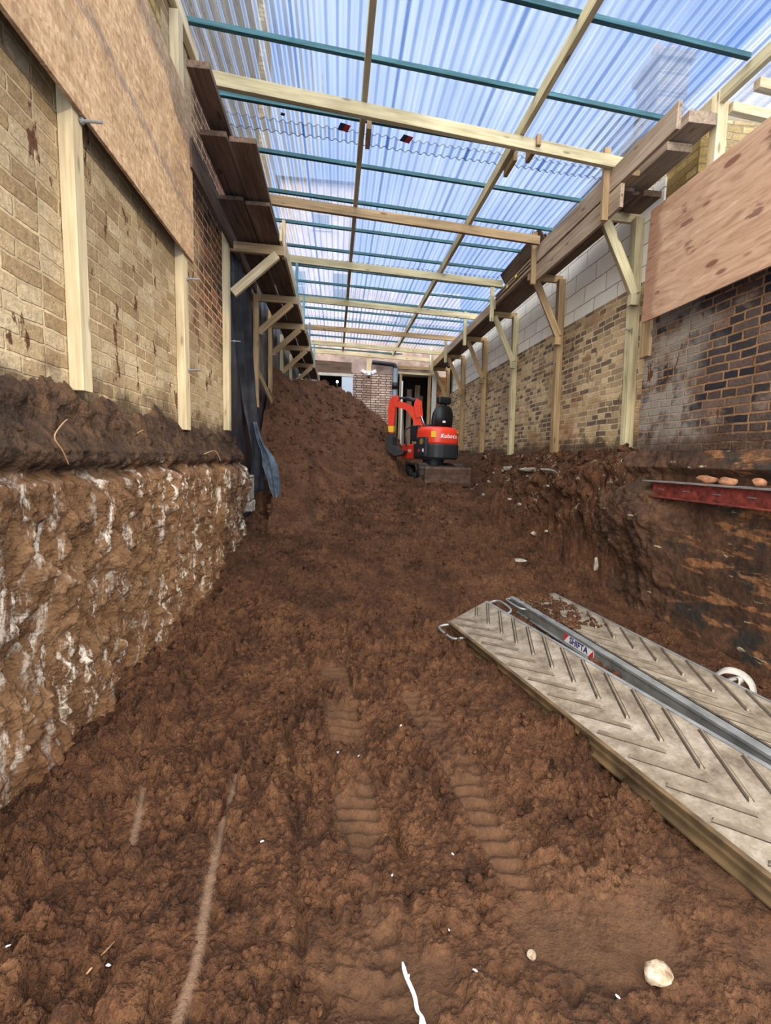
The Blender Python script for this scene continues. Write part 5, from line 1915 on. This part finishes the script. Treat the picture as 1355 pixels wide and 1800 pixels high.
sl = thing('security_light', 'white twin security light hanging under the last roof beam', 'light', (0.88, 14.80, 4.0))
timber('bracket_block', (0.88, 14.82, 4.14), (0.88, 14.82, 4.62), 0.14, 0.05, M_PINE, sl)
bm = bmesh.new()
bx(bm, (-0.07, -0.10, 0.05), (0.07, -0.01, 0.17), None, 0.015)
bm_obj('housing', bm, M_WHITE, sl)
for sx in (-1, 1):
    bm = bmesh.new()
    bx(bm, (-0.085, -0.06, -0.05), (0.085, 0.06, 0.05), Matrix.Translation((sx * 0.15, -0.08, 0.15)) @ Matrix.Rotation(0.5 * -sx, 4, 'Y'), 0.015)
    bm_obj('lamp_head', bm, M_WHITE, sl)
bm = bmesh.new()
tube_bm(bm, [(0, -0.06, 0.06), (0, -0.06, -0.03)], 0.035, 10)
bm_obj('sensor', bm, M_KDARK, sl, True)

# left doorway: lit work lamp inside
wk = thing('work_light', 'bright bulb on a stand inside the left rear doorway', 'lamp', (-0.09, 16.9, 1.55))
tube('stand', [(0, 0, 0), (0, 0, 2.55)], 0.012, M_KDARK, wk, 8)
bm = bmesh.new()
bmesh.ops.create_uvsphere(bm, u_segments=16, v_segments=10, radius=0.042)
bm.transform(Matrix.Translation((0, 0, 2.61)))
me_ = bpy.data.materials.new('lit_bulb')
me_.use_nodes = True
n_, l_ = new_nodes(me_.node_tree)
e_ = n_.new('ShaderNodeEmission')
e_.inputs['Color'].default_value = (1.0, 0.93, 0.8, 1)
e_.inputs['Strength'].default_value = 30
o_ = n_.new('ShaderNodeOutputMaterial')
l_.new(e_.outputs[0], o_.inputs[0])
bm_obj('bulb', bm, me_, wk, True)

# right doorway: frame and timbers leaning inside
M_SILVER = flat_mat('silver_stud', srgb(196, 200, 202), 0.45, 0.5, wear=0.06)
df = thing('door_frame', 'timber frame of the right rear doorway', 'door frame', (2.4, 15.25, 1.6))
timber('jamb', (1.94, 15.24, 1.7), (1.94, 15.24, 4.22), 0.09, 0.08, M_BROWNPINE, df, roll=math.pi / 2)
timber('jamb', (2.88, 15.24, 1.7), (2.88, 15.24, 4.22), 0.10, 0.09, M_BROWNPINE, df, roll=math.pi / 2)
timber('head', (1.84, 15.24, 4.26), (2.98, 15.24, 4.25), 0.10, 0.07, M_GREENISH, df)
timber('upper_lintel', (1.84, 15.22, 4.43), (3.0, 15.22, 4.42), 0.10, 0.10, M_BROWNPINE, df)
o = timber('metal_stud', (1.99, 15.17, 1.7), (1.985, 15.17, 4.0), 0.04, 0.05, M_SILVER, roll=math.pi / 2)
tag(o, 'silver metal stud standing at the left jamb of right rear doorway', 'stud')
o = timber('white_post', (3.03, 15.18, 1.6), (3.03, 15.18, 4.2), 0.14, 0.05, flat_mat('pale_post', srgb(196, 196, 190), 0.6))
tag(o, 'pale upright post right of the right rear doorway', 'post')
o = tube('white_pipe', [(2.76, 14.45, 4.20), (2.75, 14.45, 4.92)], 0.028, M_WHITE, None, 10)
tag(o, 'white plastic pipe hanging upright from the last roof beams at right', 'pipe')
for k, (xa, xb, h) in enumerate([(2.12, 2.08, 3.55), (2.32, 2.38, 3.9), (2.55, 2.66, 4.05), (2.72, 2.76, 3.7)]):
    o = timber('leaning_plank', (xa, 15.75 + 0.12 * k, 1.55), (xb, 16.2, h), 0.17, 0.03, M_SCAFF)
    tag(o, 'plank leaning inside the right rear doorway, %s from left' % ('first', 'second', 'third', 'fourth')[k], 'plank', 'planks in the rear doorway')
o = timber('rubble_board', (-1.22, 7.25, 2.75), (-1.13, 8.1, 2.40), 0.03, 0.10, M_BROWNPINE)
tag(o, 'short brown board slanting between the second and third left brackets', 'plank')

# ------------------------------------------------------------------ houses seen through the roof
M_HOUSE = flat_mat('old_pink_brick', srgb(176, 160, 156), 0.9, wear=0.15, scale=2)
M_GLASS = flat_mat('dark_pane', srgb(60, 70, 84), 0.15, wear=0.05)
M_SLATE = flat_mat('slate', srgb(74, 80, 92), 0.7, wear=0.15, scale=4)
rh = thing('rear_house', 'tall terrace house behind the rear wall, seen through the clear roof', 'house', (1.0, 27, 0))
wpart('facade', (-3.2, 26.0, 0), (0.6, 30.0, 15.6), M_HOUSE, rh)
wpart('low_wing', (0.6, 26.2, 0), (6.5, 30.0, 10.6), M_HOUSE, rh)
for k, (x, z) in enumerate([(-1.1, 14.0), (-2.3, 10.4), (0.0, 10.4), (3.6, 8.6)]):
    f_ = wpart('window', (x - 0.5, 25.93 + 0.2 * (k == 3), z - 0.8), (x + 0.5, 26.02 + 0.2 * (k == 3), z + 0.8), M_HOUSE, rh)
    bm = bmesh.new()
    bx(bm, (-0.42, -0.055, -0.72), (0.42, -0.045, -0.03))
    bx(bm, (-0.42, -0.055, 0.03), (0.42, -0.045, 0.72))
    bm_obj('pane', bm, M_GLASS, f_)
bm = bmesh.new()
extrude_outline(bm, [(25.7, 15.55), (30.2, 15.55), (28, 16.6)], -3.4, 0.8, 'X', Matrix.Translation((-1.0, -27, 0)))
bm_obj('roof', bm, M_SLATE, rh)
sh = thing('side_house', 'dark slate-roofed house with chimney beyond the right wall, through the roof sheets', 'house', (7.9, 11.0, 0))
bm = bmesh.new()
extrude_outline(bm, [(-1.6, 0), (3.0, 0), (3.0, 8.4), (0.6, 10.1), (-1.6, 8.5)], -1.0, 5.0, 'Y')
bm_obj('gable', bm, M_BRICK_G, sh)
bm = bmesh.new()
extrude_outline(bm, [(-1.9, 8.35), (0.6, 10.25), (3.3, 8.25), (3.3, 8.1), (0.6, 10.05), (-1.9, 8.2)], -1.15, 5.15, 'Y')
bm_obj('roof', bm, M_SLATE, sh)
bm = bmesh.new()
bx(bm, (-1.2, -0.6, 8.4), (-0.5, 0.2, 10.35), None, 0.02)
bx(bm, (-1.28, -0.68, 10.2), (-0.42, 0.28, 10.38), None, 0.02)
bm_obj('chimney', bm, M_BRICK_G, sh)
for k in range(2):
    bm = bmesh.new()
    tube_bm(bm, [(-1.03 + 0.36 * k, -0.2, 10.38), (-1.03 + 0.36 * k, -0.2, 10.75)], [0.12, 0.09], 12)
    bm_obj('chimney_pot', bm, M_RUBBLE, sh, True)
